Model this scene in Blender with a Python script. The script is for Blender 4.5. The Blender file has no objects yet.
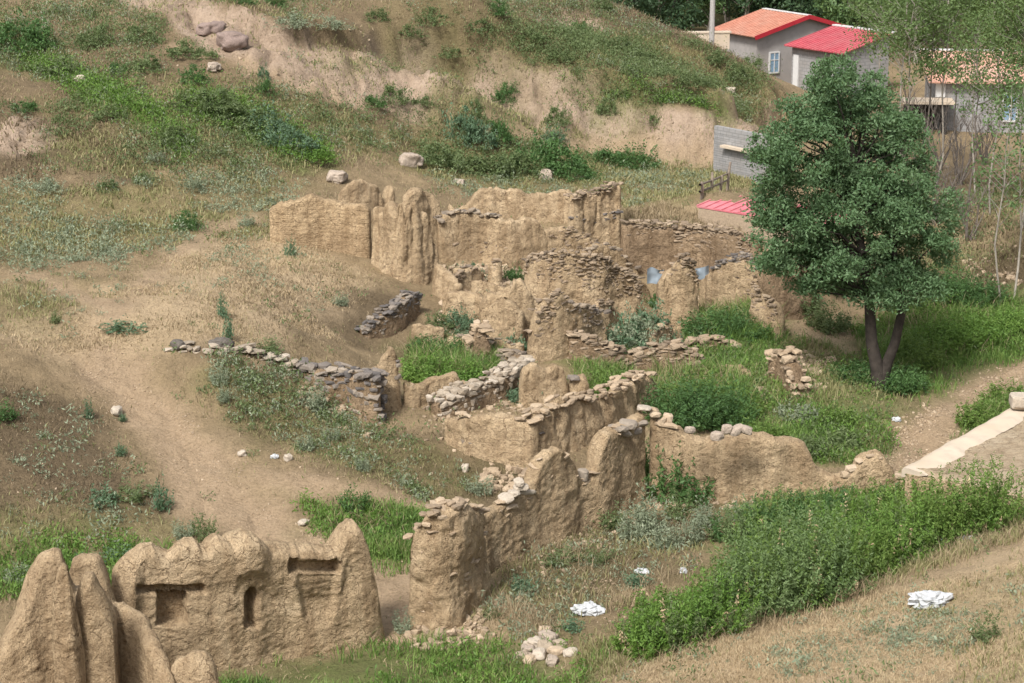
import bpy, math
import numpy as np

# ------------------------------------------------------------------ camera, world, sun, exposure
S = bpy.context.scene
COL = S.collection
FPX, PITCH, CAMZ = 2000.0, math.radians(15.0), 18.0
SP, CP_ = math.sin(PITCH), math.cos(PITCH)
cam_d = bpy.data.cameras.new("camera")
cam_d.sensor_width = 36.0
cam_d.lens = FPX / 1024.0 * 36.0
cam_d.clip_start, cam_d.clip_end = 0.5, 9000.0
cam = bpy.data.objects.new("camera", cam_d)
cam.location = (0, 0, CAMZ)
cam.rotation_euler = (math.pi / 2 - PITCH, 0, 0)
COL.objects.link(cam)
S.camera = cam

SUN_EL, SUN_DIR = math.radians(50), (-0.46, -0.89)
W = bpy.data.worlds.new("World"); S.world = W; W.use_nodes = True
nt = W.node_tree
bg = nt.nodes["Background"]
sky = nt.nodes.new("ShaderNodeTexSky"); sky.sky_type = 'NISHITA'; sky.sun_disc = False
sky.sun_elevation = SUN_EL
sky.sun_rotation = math.atan2(SUN_DIR[0], SUN_DIR[1])
sky.dust_density = 3.0; sky.air_density = 1.0; sky.ozone_density = 1.0
hz = nt.nodes.new("ShaderNodeHueSaturation"); hz.inputs["Saturation"].default_value = 0.35   # thin high cloud whitens the sky
nt.links.new(sky.outputs[0], hz.inputs["Color"]); nt.links.new(hz.outputs[0], bg.inputs[0]); bg.inputs[1].default_value = 0.078
sun_d = bpy.data.lights.new("sun", 'SUN'); sun_d.energy = 1.75; sun_d.angle = math.radians(13); sun_d.color = (1.0, 0.965, 0.915)
sun = bpy.data.objects.new("sun", sun_d); COL.objects.link(sun)
_l = math.hypot(*SUN_DIR)
_h = (SUN_DIR[0] / _l * math.cos(SUN_EL), SUN_DIR[1] / _l * math.cos(SUN_EL), math.sin(SUN_EL))
sun.rotation_euler = (math.acos(_h[2]), 0, math.atan2(_h[1], _h[0]) + math.pi / 2)
sun.location = (-30, -10, 60)
S.view_settings.view_transform = 'Standard'; S.view_settings.look = 'None'
S.view_settings.exposure = 1.48; S.view_settings.gamma = 1.0; S.view_settings.use_curve_mapping = False
S.render.engine = 'CYCLES'
try:
    S.cycles.use_denoising = True
    S.cycles.max_bounces = 5; S.cycles.transparent_max_bounces = 4
except Exception: pass

# ------------------------------------------------------------------ noise
def _hash(ix, iy, iz, seed):
    seed = int(seed)
    h = (ix.astype(np.int64) * 374761393 + iy.astype(np.int64) * 668265263 + iz.astype(np.int64) * 2147483647 + seed * 1274126177) & 0xFFFFFFFF
    h = ((h ^ (h >> 13)) * 1274126177) & 0xFFFFFFFF
    h = ((h ^ (h >> 16)) * 2246822519) & 0xFFFFFFFF
    return ((h ^ (h >> 15)) & 0xFFFFFF) / float(0xFFFFFF)
def vn(x, y, z=0.0, seed=0):
    x, y, z = np.broadcast_arrays(np.asarray(x, float), np.asarray(y, float), np.asarray(z, float))
    ix, iy, iz = np.floor(x), np.floor(y), np.floor(z)
    fx, fy, fz = x - ix, y - iy, z - iz
    fx, fy, fz = [f * f * (3 - 2 * f) for f in (fx, fy, fz)]
    r = 0
    for a in (0, 1):
        wa = fx if a else 1 - fx
        for b in (0, 1):
            wb = fy if b else 1 - fy
            for c in (0, 1):
                wc = fz if c else 1 - fz
                r = r + wa * wb * wc * _hash(ix + a, iy + b, iz + c, seed)
    return r * 2 - 1
def fbm(x, y, z=0.0, o=4, seed=0, g=0.5):
    r, a = 0, 1.0
    for k in range(o):
        r = r + a * vn(x * 2 ** k + 13.7 * k, y * 2 ** k + 7.1 * k, np.asarray(z) * 2 ** k, seed + k)
        a *= g
    return r

# ------------------------------------------------------------------ pixel <-> world (the camera stands at x=y=0)
def rof(py):
    t = (341.5 - py) / FPX
    return (SP - CP_ * t) / (CP_ + SP * t)
def sof(px, py):
    t = (341.5 - py) / FPX
    return (px - 512.0) / FPX / (CP_ + SP * t)
def project(P):
    x, y, z = P[..., 0], P[..., 1], P[..., 2] - CAMZ
    d = y * CP_ - z * SP
    return 512 + FPX * x / d, 341.5 - FPX * (y * SP + z * CP_) / d
def scale_at(Y, z=0.0):
    return FPX / (Y * CP_ + (CAMZ - z) * SP)

# ------------------------------------------------------------------ terrain control points: (px, py, z)
CPS = [
 (-120,720,0.2),(0,720,0.1),(200,720,0.0),(400,720,0.0),(560,700,0.1),
 (0,560,0.4),(-100,560,0.6),(50,600,0.15),(0,450,2.0),(-120,450,2.4),(0,350,3.3),(-120,350,3.7),(0,280,3.6),(0,210,4.2),(-120,210,4.6),
 (0,140,5.75),(0,60,7.8),(0,0,9.65),(-120,100,7.2),(-120,0,10.4),
 (100,345,3.0),(100,440,1.7),(100,540,0.45),(150,400,2.0),(200,355,2.85),(200,400,2.0),(150,590,0.0),(250,500,0.6),(300,545,0.15),(200,560,0.1),
 (150,250,3.6),(150,180,4.6),(150,100,6.6),(150,30,8.6),
 (300,340,2.45),(300,380,1.9),(330,420,1.25),(300,480,0.8),(370,440,1.0),(370,520,0.3),(400,580,0.0),(450,600,0.0),
 (200,300,3.3),(270,285,3.0),(330,290,2.6),(300,245,3.15),(300,200,3.7),(300,150,4.75),(300,100,6.05),(300,40,8.1),(300,0,9.3),
 (390,310,1.95),(390,350,1.3),(400,385,1.1),(450,370,1.0),(440,410,0.9),(420,455,0.7),(460,500,0.3),(500,470,0.4),(560,420,0.6),
 (380,265,2.6),(400,230,2.9),(420,185,3.2),(480,180,2.8),(470,250,2.2),(450,300,1.7),(520,280,1.6),(520,330,1.2),(600,330,0.9),(620,370,0.55),(600,270,1.5),
 (560,190,2.4),(600,200,2.3),(600,160,2.6),(600,147,2.9),(600,92,5.1),(600,40,6.67),(600,0,7.7),
 (450,150,3.5),(450,112,4.2),(450,70,6.6),(450,30,7.9),(450,0,8.7),
 (690,330,0.5),(690,285,0.8),(680,222,2.85),(740,224,3.1),(775,222,3.1),(650,180,2.6),(700,200,2.4),(740,190,2.2),(725,193,2.5),(720,175,2.2),
 (700,165,2.2),(700,110,4.4),(700,47,6.1),(765,140,1.9),(768,88,4.0),
 (760,430,0.0),(700,400,0.2),(878,385,0.0),(780,350,0.35),(800,310,0.7),(850,300,0.7),(900,330,0.2),(960,330,0.2),(1024,320,0.3),(1150,320,0.6),
 (940,400,-0.3),(1024,375,-0.1),(900,455,-0.5),(850,450,-0.3),(1100,370,0.2),
 (960,265,1.2),(1000,250,1.7),(1024,200,2.8),(960,200,2.2),(900,200,1.8),(850,200,1.9),(1100,200,3.4),(1000,130,1.5),(930,120,1.4),
 (700,520,0.0),(560,560,0.0),(600,620,0.05),(650,500,0.0),(800,500,0.0),(880,495,0.1),
 (590,690,0.3),(700,645,0.65),(850,605,1.1),(1010,535,1.7),(1100,500,2.0),(800,690,1.5),(1024,690,2.5),(1150,650,3.2),(950,600,1.75),(930,520,0.5),(1024,500,0.9),
]
WPS = [  # world points (x, y, z)
 (11,118,1.8),(20,118,1.3),(14,130,1.0),(24,130,1.0),(35,120,1.5),(45,100,2.0),(60,100,4.0),(60,70,3.0),(60,45,3.0),
 (5,128,5.0),(4,145,1.8),(12,160,0.8),(30,160,0.8),(50,160,2.0),(-6,130,7.0),(-12,160,6.0),(-25,110,12.0),(-25,140,13.5),(-30,190,14),(-60,110,17),(-60,80,12),(-60,55,7),(-60,35,4),
 (0,200,1.0),(30,200,1.2),(60,200,5),(0,240,3.0),(40,240,4.0),(80,160,9),(-70,160,20),(-80,240,20),(90,240,10),
 (0,30,1.6),(-20,30,1.8),(20,30,4.2),(0,20,5.5),(-20,20,5.5),(20,20,7.5),(0,8,13.2),(-20,8,13.0),(20,8,13.5),(0,2,16.4),(-30,2,16),(30,2,16.5),
]
_p = []
for (px, py, z) in CPS:
    Y = (CAMZ - z) / rof(py); _p.append((sof(px, py) * Y, Y, z))
_p = np.array(_p + [tuple(map(float, w)) for w in WPS])
_C2 = 1.6 ** 2
def _solve():
    A = np.sqrt((_p[:, None, 0] - _p[None, :, 0]) ** 2 + (_p[:, None, 1] - _p[None, :, 1]) ** 2 + _C2)
    n = len(_p)
    Q = np.c_[np.ones(n), _p[:, :2]]
    Mx = np.block([[A + np.eye(n) * -0.05, Q], [Q.T, np.zeros((3, 3))]])
    return np.linalg.solve(Mx, np.r_[_p[:, 2], 0, 0, 0])
_w = _solve()
def rbf(x, y):
    x, y = np.broadcast_arrays(np.asarray(x, float), np.asarray(y, float))
    sh = x.shape; x = x.ravel(); y = y.ravel()
    r = np.full(x.shape, _w[-3]) + _w[-2] * x + _w[-1] * y
    for i in range(len(_p)):
        r += _w[i] * np.sqrt((x - _p[i, 0]) ** 2 + (y - _p[i, 1]) ** 2 + _C2)
    return r.reshape(sh)

# one sheet: columns fan out from the photographer's position, rows get wider with distance
_si = np.arange(-0.42, 0.4201, 0.0015)
_so = 0.42 + np.cumsum(0.004 * 1.25 ** np.arange(24))
SV = np.r_[-_so[::-1], _si, _so]
_yn = np.geomspace(1.5, 26, 40)[:-1]
_yi = np.exp(np.arange(math.log(26), math.log(240), 0.003))
_yf = np.geomspace(_yi[-1] * 1.02, 5000, 60)
YV = np.r_[_yn, _yi, _yf]
GX = SV[:, None] * YV[None, :]; GY = np.broadcast_to(YV[None, :], GX.shape).copy()

def far_z(x, y):
    return 4 + 0.09 * np.clip(y - 220, 0, 400) + 0.16 * np.clip(y - 620, 0, 2500) + 0.08 * np.clip(np.abs(x) - 90, 0, 1500) + 6 * fbm(x / 160, y / 160, 0, 3, 5)
_xc = np.clip(GX, -95, 95); _yc = np.clip(GY, 1, 250)
_near = np.clip(rbf(_xc, _yc), -4, 24)
_bl = np.clip((GY - 205) / 60, 0, 1); _bl = np.maximum(_bl, np.clip((np.abs(GX) - 70) / 40, 0, 1))
_bl = _bl * _bl * (3 - 2 * _bl)
GZ0 = _near * (1 - _bl) + far_z(GX, GY) * _bl
GZ0 += 0.13 * fbm(GX * 0.22, GY * 0.22, 0, 3, 11) + 0.05 * fbm(GX * 1.1, GY * 1.1, 0, 2, 21)
GZ = GZ0.copy()

def _col(s):
    i = int(np.clip(np.searchsorted(SV, s) - 1, 0, len(SV) - 2)); f = (s - SV[i]) / (SV[i + 1] - SV[i])
    return GZ[i] * (1 - f) + GZ[i + 1] * f
_j0 = int(np.searchsorted(YV, 26))
def at(px, py):
    """where the sight line through a photograph point meets the ground"""
    s, r = sof(px, py), rof(py)
    z = _col(s); d = z - (CAMZ - r * YV)
    k = np.nonzero(d[_j0:] >= 0)[0]
    if len(k) == 0: return np.array([s * 230, 230.0, CAMZ - r * 230])
    j = max(k[0] + _j0, 1)
    f = d[j - 1] / (d[j - 1] - d[j]) if d[j] != d[j - 1] else 0
    Y = YV[j - 1] + f * (YV[j] - YV[j - 1])
    return np.array([s * Y, Y, CAMZ - r * Y])
def H(x, y):
    x = np.asarray(x, float); y = np.asarray(y, float)
    s = x / y
    i = np.clip(np.searchsorted(SV, s) - 1, 0, len(SV) - 2); fs = np.clip((s - SV[i]) / (SV[i + 1] - SV[i]), 0, 1)
    j = np.clip(np.searchsorted(YV, y) - 1, 0, len(YV) - 2); fy = np.clip((y - YV[j]) / (YV[j + 1] - YV[j]), 0, 1)
    return (GZ[i, j] * (1 - fs) + GZ[i + 1, j] * fs) * (1 - fy) + (GZ[i, j + 1] * (1 - fs) + GZ[i + 1, j + 1] * fs) * fy

# ------------------------------------------------------------------ plan polygons (traced on the ground)
def plan(poly):
    return np.array([at(*p)[:2] for p in poly])
def line_poly(pts, w):
    """a strip of ground w metres wide along a traced line"""
    P = plan(pts); t = np.gradient(P, axis=0); t /= np.linalg.norm(t, axis=1)[:, None] + 1e-9
    n = np.c_[-t[:, 1], t[:, 0]] * w / 2
    return np.r_[P + n, (P - n)[::-1]]
def sdist(P, x, y):
    """signed distance to a polygon, positive inside"""
    d = np.full(x.shape, 1e9); ins = np.zeros(x.shape, bool)
    n = len(P)
    for i in range(n):
        a, b = P[i], P[(i + 1) % n]
        ab = b - a; L = ab @ ab + 1e-12
        t = np.clip(((x - a[0]) * ab[0] + (y - a[1]) * ab[1]) / L, 0, 1)
        d = np.minimum(d, np.hypot(x - a[0] - t * ab[0], y - a[1] - t * ab[1]))
        c = ((a[1] > y) != (b[1] > y))
        with np.errstate(divide='ignore', invalid='ignore'):
            xi = ab[0] * (y - a[1]) / (ab[1] if ab[1] != 0 else 1e-12) + a[0]
        ins ^= c & (x < xi)
    return np.where(ins, d, -d)
def gmask(P, soft=0.6, rag=0.6, seed=0, fr=0.7):
    m = np.zeros(GX.shape)
    x0, y0 = P.min(0) - 3; x1, y1 = P.max(0) + 3
    b = (GX > x0) & (GX < x1) & (GY > y0) & (GY < y1)
    x, y = GX[b], GY[b]
    d = sdist(P, x, y) + rag * fbm(x * fr, y * fr, 0, 3, 31 + seed)
    m[b] = np.clip(d / soft + 0.5, 0, 1)
    return m
def scatter(P, n, rng, edge=0.3, clump=0.0, seed=0):
    """n random points inside a plan polygon, thinning at its edge"""
    x0, y0 = P.min(0); x1, y1 = P.max(0)
    out = []
    got = 0
    for _ in range(40):
        x = rng.uniform(x0, x1, n * 2); y = rng.uniform(y0, y1, n * 2)
        d = sdist(P, x, y) + edge * fbm(x * 0.9, y * 0.9, 0, 2, 77 + seed)
        ok = d > rng.uniform(-edge, edge, len(x))
        if clump: ok &= fbm(x * clump, y * clump, 0, 3, 55 + seed) > rng.uniform(-0.6, 0.5, len(x))
        out.append(np.c_[x, y][ok]); got += ok.sum()
        if got >= n: break
    return np.concatenate(out)[:n]

TRACK = [(55,354),(110,346),(156,364),(166,388),(200,430),(248,484),(335,545),(345,600),(250,600),(236,545),(190,497),(142,438),(90,390)]
YARD_PATH = [(345,560),(440,560),(440,600),(415,640),(380,650),(360,600)]
ROAD = [(1100,338),(1024,362),(985,372),(945,395),(900,430),(876,474),(918,478),(945,446),(985,412),(1024,394),(1100,375)]
PINK = [[(130,8),(200,40),(260,80),(340,100),(420,103),(480,112),(600,143),(700,160),(775,150),(778,112),(700,106),(600,90),(480,72),(400,48),(300,40),(230,18),(180,-10),(120,-10)],
        [(-20,115),(45,122),(45,150),(-20,150)],[(480,-5),(590,10),(600,32),(560,28),(500,12)],[(150,0),(210,-10),(215,50),(190,45)]]
P_TRACK, P_YARD, P_ROAD = plan(TRACK), plan(YARD_PATH), plan(ROAD)
P_PINK = [plan(q) for q in PINK]
THIN = [line_poly([(90,338),(130,305),(165,265),(215,228),(262,220)], 0.7), line_poly([(20,272),(70,292),(120,312)], 0.7),
        line_poly([(255,478),(330,488),(390,500),(450,510)], 0.8), line_poly([(480,128),(600,146),(700,152),(770,160)], 0.9),
        line_poly([(170,48),(300,88),(360,100)], 0.7)]
PATHS_HOLD = [P_TRACK, P_YARD, P_ROAD]

# the grassy lip that overhangs the eroded bank: a sharp step along its upper edge
_lip = plan([(225,16),(300,40),(360,46),(420,55),(480,75),(540,84),(600,92),(660,101),(720,109),(770,112)])
def lip_step():
    b = (GX > _lip[:, 0].min() - 4) & (GX < _lip[:, 0].max() + 1) & (GY > _lip[:, 1].min() - 4) & (GY < _lip[:, 1].max() + 8)
    x, y = GX[b], GY[b]; x = x + .5 * fbm(x * .5, y * .5, 0, 3, 71); y = y + .7 * fbm(x * .45, y * .45, 0, 3, 72)
    best = np.full(x.shape, 1e9); sd = np.zeros(x.shape)
    for i in range(len(_lip) - 1):
        a, c = _lip[i], _lip[i + 1]; ab = c - a; L2 = ab @ ab
        t = ((x - a[0]) * ab[0] + (y - a[1]) * ab[1]) / L2; tc = np.clip(t, 0, 1)
        d = np.hypot(x - a[0] - tc * ab[0], y - a[1] - tc * ab[1]); k = d < best
        best = np.where(k, d, best); sg = np.sign(ab[0] * (y - a[1]) - ab[1] * (x - a[0])); sd = np.where(k, d * sg * np.where((t < -.5) | (t > 1.5), 0, 1), sd)
    up = np.clip((sd + .12) / .24, 0, 1)
    r = np.zeros(GX.shape); r[b] = .75 * up * np.exp(-np.maximum(sd, 0) / 3.5) - .25 * (1 - up) * np.exp(np.minimum(sd, 0) / 1.0); r[b] *= np.clip((4 - best) / 4, 0, 1)
    return r
GZ = GZ + lip_step()
m_pink = np.zeros(GX.shape)
for i, q in enumerate(P_PINK): m_pink = np.maximum(m_pink, gmask(q, 0.8, 0.7, i))
# gullies and ledges in the exposed bank, banks of bare earth broken up
GZ = GZ + m_pink * (0.22 * fbm(GX * 0.9, GY * 0.5, 0, 4, 41) - 0.3 * (1 - np.abs(vn(GX * 1.1 + .4 * vn(GX, GY, 0, 9), GY * 0.25, 0, 43))) ** 5 + 0.09 * fbm(GX * 3.3, GY * 2.2, 0, 2, 44))
_rough = np.clip((GY - 45) / 15, 0, 1) * np.clip((120 - GY) / 20, 0, 1) * np.clip((10 - GX) / 10, 0, 1)
GZ = GZ + 0.07 * _rough * fbm(GX * 0.8, GY * 0.8, 0, 3, 47) + 0.02 * fbm(GX * 3.1, GY * 3.1, 0, 2, 48) * np.clip((140 - GY) / 40, 0, 1)
m_track = np.maximum(gmask(P_TRACK, 0.9, 0.55, 3), gmask(P_YARD, 0.6, 0.4, 4))
m_road = gmask(P_ROAD, 0.6, 0.25, 5)
GZ -= 0.05 * (m_track + m_road)
GZ += (m_track + m_road) * (.035 * fbm(GX * 2.0, GY * .9, 0, 3, 61) - .05 * (1 - np.abs(vn(GX * .9 + .3 * GY, GY * .12, 0, 62))) ** 6)

# ------------------------------------------------------------------ mesh and object helpers
def mesh_np(name, parts, smooth=False, mats=()):
    """parts: list of (verts (n,3), faces (m,k), material index)"""
    V, LI, LS, MI = [], [], [], []
    off = 0; tot = 0
    for v, f, mi in parts:
        if len(f) == 0: continue
        f = np.asarray(f, np.int64); k = f.shape[1]
        V.append(v); LI.append((f + off).ravel()); LS.append(tot + np.arange(len(f)) * k); MI.append(np.full(len(f), mi, np.int32))
        off += len(v); tot += f.size
    V = np.concatenate(V); LI = np.concatenate(LI); LS = np.concatenate(LS); MI = np.concatenate(MI)
    me = bpy.data.meshes.new(name)
    me.vertices.add(len(V)); me.vertices.foreach_set("co", V.astype(np.float32).ravel())
    me.loops.add(len(LI)); me.loops.foreach_set("vertex_index", LI.astype(np.int32))
    me.polygons.add(len(LS)); me.polygons.foreach_set("loop_start", LS.astype(np.int32))
    me.polygons.foreach_set("material_index", MI)
    me.polygons.foreach_set("use_smooth", np.full(len(LS), smooth, bool))
    for m in mats: me.materials.append(m)
    me.update(calc_edges=True); me.validate()
    return me
def link(name, me, loc=(0, 0, 0), parent=None):
    o = bpy.data.objects.new(name, me); COL.objects.link(o)
    o.location = loc
    if parent is not None: o.parent = parent
    return o
def tag(o, label=None, cat=None, group=None, kind=None):
    if label: o["label"] = label
    if cat: o["category"] = cat
    if group: o["group"] = group
    if kind: o["kind"] = kind
    return o
def root(name, loc, label, cat, group=None):
    o = bpy.data.objects.new(name, None); COL.objects.link(o); o.location = loc; o.empty_display_size = 0.3
    return tag(o, label, cat, group)
def shift(parts, loc):
    return [(v - np.asarray(loc, float), f, m) for v, f, m in parts]
def solid(name, parts, loc, mats, parent=None, smooth=False):
    """parts in world coordinates -> one mesh object whose origin is loc (or its parent's)"""
    me = mesh_np(name, shift(parts, loc), smooth, mats)
    return link(name, me, (0, 0, 0) if parent is not None else loc, parent)

# ------------------------------------------------------------------ materials
def _new(name):
    m = bpy.data.materials.new(name); m.use_nodes = True
    n = m.node_tree; b = n.nodes["Principled BSDF"]
    return m, n, b, n.links
def ramp(n, stops):
    r = n.nodes.new("ShaderNodeValToRGB"); e = r.color_ramp.elements
    while len(e) < len(stops): e.new(0.5)
    for q, (p, c) in zip(e, stops): q.position = p; q.color = (*c, 1)
    return r
def noise(n, vec, scale, detail=5, rough=0.6):
    t = n.nodes.new("ShaderNodeTexNoise"); t.inputs["Scale"].default_value = scale
    t.inputs["Detail"].default_value = detail; t.inputs["Roughness"].default_value = rough
    if vec is not None: n.links.new(vec, t.inputs["Vector"])
    return t
def mixc(n, fac, a, b, mode='MIX'):
    m = n.nodes.new("ShaderNodeMix"); m.data_type = 'RGBA'; m.blend_type = mode
    for s, v in (("Factor", fac), ("A", a), ("B", b)):
        sock = [q for q in m.inputs if q.name == s and (q.type == ('VALUE' if s == "Factor" else 'RGBA'))][0]
        if hasattr(v, "is_output"): n.links.new(v, sock)
        else: sock.default_value = v if s == "Factor" else (*v, 1)
    return [q for q in m.outputs if q.type == 'RGBA'][0]
def wpos(n):
    return n.nodes.new("ShaderNodeNewGeometry").outputs["Position"]
def mapped(n, vec, scale):
    m = n.nodes.new("ShaderNodeMapping"); n.links.new(vec, m.inputs[0]); m.inputs["Scale"].default_value = scale
    return m.outputs[0]
def math_(n, op, a, b=0.5, clamp=False):
    m = n.nodes.new("ShaderNodeMath"); m.operation = op; m.use_clamp = clamp
    for i, v in enumerate((a, b)):
        if hasattr(v, "is_output"): n.links.new(v, m.inputs[i])
        else: m.inputs[i].default_value = v
    return m.outputs[0]
def bump(n, h, strength, dist, prev=None):
    b = n.nodes.new("ShaderNodeBump"); b.inputs["Strength"].default_value = strength; b.inputs["Distance"].default_value = dist
    n.links.new(h, b.inputs["Height"])
    if prev is not None: n.links.new(prev, b.inputs["Normal"])
    return b.outputs[0]

def mud_mat(name, c_lo, c_mid, c_hi, courses=0.0):
    m, n, b, L = _new(name); p = wpos(n)
    n1 = noise(n, p, 0.9, 6, 0.65); r = ramp(n, [(0.3, c_lo), (0.52, c_mid), (0.72, c_hi)]); L.new(n1.outputs[0], r.inputs[0])
    n2 = noise(n, p, 9.0, 4, 0.7); r2 = ramp(n, [(0.3, (0.62, 0.6, 0.58)), (0.5, (1, 1, 1)), (0.75, (1.12, 1.1, 1.06))]); L.new(n2.outputs[0], r2.inputs[0])
    c = mixc(n, 0.8, r.outputs[0], r2.outputs[0], 'MULTIPLY')
    # rain streaks running down and straw in the mud
    n3 = noise(n, mapped(n, p, (3.2, 3.2, 0.28)), 1.0, 4, 0.6); r3 = ramp(n, [(0.36, (0.66, 0.62, 0.58)), (0.55, (1, 1, 1))]); L.new(n3.outputs[0], r3.inputs[0])
    c = mixc(n, 0.7, c, r3.outputs[0], 'MULTIPLY')
    L.new(c, b.inputs["Base Color"])
    b.inputs["Roughness"].default_value = 0.95; b.inputs["Specular IOR Level"].default_value = 0.15
    n4 = noise(n, p, 34.0, 5, 0.75)
    nb = bump(n, n4.outputs[0], 0.9, 0.05)
    nb = bump(n, n2.outputs[0], 0.85, 0.12, nb)
    r4 = ramp(n, [(0.34, (0.7, 0.67, 0.63)), (0.5, (1, 1, 1))]); L.new(n4.outputs[0], r4.inputs[0]); c = mixc(n, 0.6, c, r4.outputs[0], 'MULTIPLY'); L.new(c, b.inputs["Base Color"])
    # shrinkage cracks and small pits where straw has rotted out
    wv = noise(n, p, 2.2, 3); sv = n.nodes.new("ShaderNodeVectorMath"); sv.operation = 'MULTIPLY_ADD'; L.new(wv.outputs[1], sv.inputs[0]); sv.inputs[1].default_value = (.5, .5, .5); L.new(mapped(n, p, (1, 1, .75)), sv.inputs[2])
    vo = n.nodes.new("ShaderNodeTexVoronoi"); vo.feature = 'DISTANCE_TO_EDGE'; vo.inputs["Scale"].default_value = 1.9; L.new(sv.outputs[0], vo.inputs["Vector"])
    rc = ramp(n, [(0.0, (0.35, 0.32, 0.29)), (0.022, (1, 1, 1))]); L.new(vo.outputs["Distance"], rc.inputs[0])
    brk = ramp(n, [(0.45, (0, 0, 0)), (0.6, (1, 1, 1))]); L.new(n1.outputs[0], brk.inputs[0])
    c = mixc(n, math_(n, 'MULTIPLY', brk.outputs[0], .85), c, rc.outputs[0], 'MULTIPLY')
    vp = n.nodes.new("ShaderNodeTexVoronoi"); vp.inputs["Scale"].default_value = 13.0; L.new(p, vp.inputs["Vector"])
    rp = ramp(n, [(0.12, (0.5, 0.47, 0.43)), (0.3, (1, 1, 1))]); L.new(vp.outputs["Distance"], rp.inputs[0])
    c = mixc(n, .55, c, rp.outputs[0], 'MULTIPLY'); L.new(c, b.inputs["Base Color"])
    nb = bump(n, rp.outputs[0], 0.5, 0.04, nb); nb = bump(n, rc.outputs[0], 0.6, 0.04, nb)
    if courses:
        s = n.nodes.new("ShaderNodeSeparateXYZ"); L.new(p, s.inputs[0]); cb = n.nodes.new("ShaderNodeCombineXYZ")
        L.new(math_(n, 'SUBTRACT', math_(n, 'MULTIPLY', s.outputs[0], 0.75), math_(n, 'MULTIPLY', s.outputs[1], 0.65)), cb.inputs[0]); L.new(s.outputs[2], cb.inputs[1])
        bt = n.nodes.new("ShaderNodeTexBrick"); L.new(cb.outputs[0], bt.inputs["Vector"])
        bt.inputs["Scale"].default_value = 1.0; bt.inputs["Brick Width"].default_value = 0.3; bt.inputs["Row Height"].default_value = 0.14
        bt.inputs["Mortar Size"].default_value = 0.03; bt.inputs["Mortar Smooth"].default_value = 0.6
        nb = bump(n, bt.outputs["Fac"], courses, -0.06, nb)
        c2 = mixc(n, math_(n, 'MULTIPLY', bt.outputs["Fac"], 0.22), c, c_lo); L.new(c2, b.inputs["Base Color"])
    L.new(nb, b.inputs["Normal"])
    return m
def leaf_mat(name, stops, trans=0.3, rough=0.55, clump=0.5):
    m, n, b, L = _new(name)
    g = n.nodes.new("ShaderNodeNewGeometry")
    nz = noise(n, g.outputs["Position"], 0.8, 3)
    f = math_(n, 'ADD', math_(n, 'MULTIPLY', g.outputs["Random Per Island"], 1 - clump), math_(n, 'MULTIPLY', math_(n, 'SUBTRACT', math_(n, 'MULTIPLY', nz.outputs[0], 2.0), 0.5), clump), True)
    k = len(stops); r = ramp(n, [(i / (k - 1), s) for i, s in enumerate(stops)]); L.new(f, r.inputs[0])
    L.new(r.outputs[0], b.inputs["Base Color"]); b.inputs["Roughness"].default_value = rough; b.inputs["Specular IOR Level"].default_value = 0.25
    t = n.nodes.new("ShaderNodeBsdfTranslucent"); L.new(mixc(n, 0.5, r.outputs[0], (0.16, 0.22, 0.03)), t.inputs[0])
    mx = n.nodes.new("ShaderNodeMixShader"); mx.inputs[0].default_value = trans
    L.new(b.outputs[0], mx.inputs[1]); L.new(t.outputs[0], mx.inputs[2]); L.new(mx.outputs[0], n.nodes["Material Output"].inputs[0])
    return m
def rock_mat(name, stops, scale=3.0, bs=0.5):
    m, n, b, L = _new(name)
    g = n.nodes.new("ShaderNodeNewGeometry"); nz = noise(n, g.outputs["Position"], scale, 6, 0.65)
    k = len(stops); r = ramp(n, [(i / (k - 1), s) for i, s in enumerate(stops)]); L.new(math_(n, 'ADD', math_(n, 'MULTIPLY', g.outputs["Random Per Island"], 0.75), math_(n, 'MULTIPLY', nz.outputs[0], 0.25)), r.inputs[0])
    n2 = noise(n, g.outputs["Position"], 14, 5, 0.7); r2 = ramp(n, [(0.3, (0.7, 0.7, 0.7)), (0.6, (1.08, 1.06, 1.04))]); L.new(n2.outputs[0], r2.inputs[0])
    L.new(mixc(n, 0.8, r.outputs[0], r2.outputs[0], 'MULTIPLY'), b.inputs["Base Color"]); b.inputs["Roughness"].default_value = 0.9; b.inputs["Specular IOR Level"].default_value = 0.2
    L.new(bump(n, n2.outputs[0], bs, 0.06), b.inputs["Normal"])
    return m
def plain_mat(name, c, rough=0.8, var=0.2, scale=6.0, bs=0.2, metal=0.0, dirt=None):
    m, n, b, L = _new(name); p = wpos(n)
    nz = noise(n, p, scale, 5, 0.65); r = ramp(n, [(0.3, tuple(x * (1 - var) for x in c)), (0.7, tuple(min(1, x * (1 + var)) for x in c))]); L.new(nz.outputs[0], r.inputs[0])
    col = r.outputs[0]
    if dirt:
        nd = noise(n, p, scale * 0.25, 6, 0.7); rd = ramp(n, [(0.45, (0, 0, 0)), (0.75, (0.8, 0.8, 0.8))]); L.new(nd.outputs[0], rd.inputs[0]); col = mixc(n, rd.outputs[0], col, dirt)
    L.new(col, b.inputs["Base Color"]); b.inputs["Roughness"].default_value = rough; b.inputs["Metallic"].default_value = metal; b.inputs["Specular IOR Level"].default_value = 0.3
    L.new(bump(n, nz.outputs[0], bs, 0.03), b.inputs["Normal"])
    return m

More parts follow.
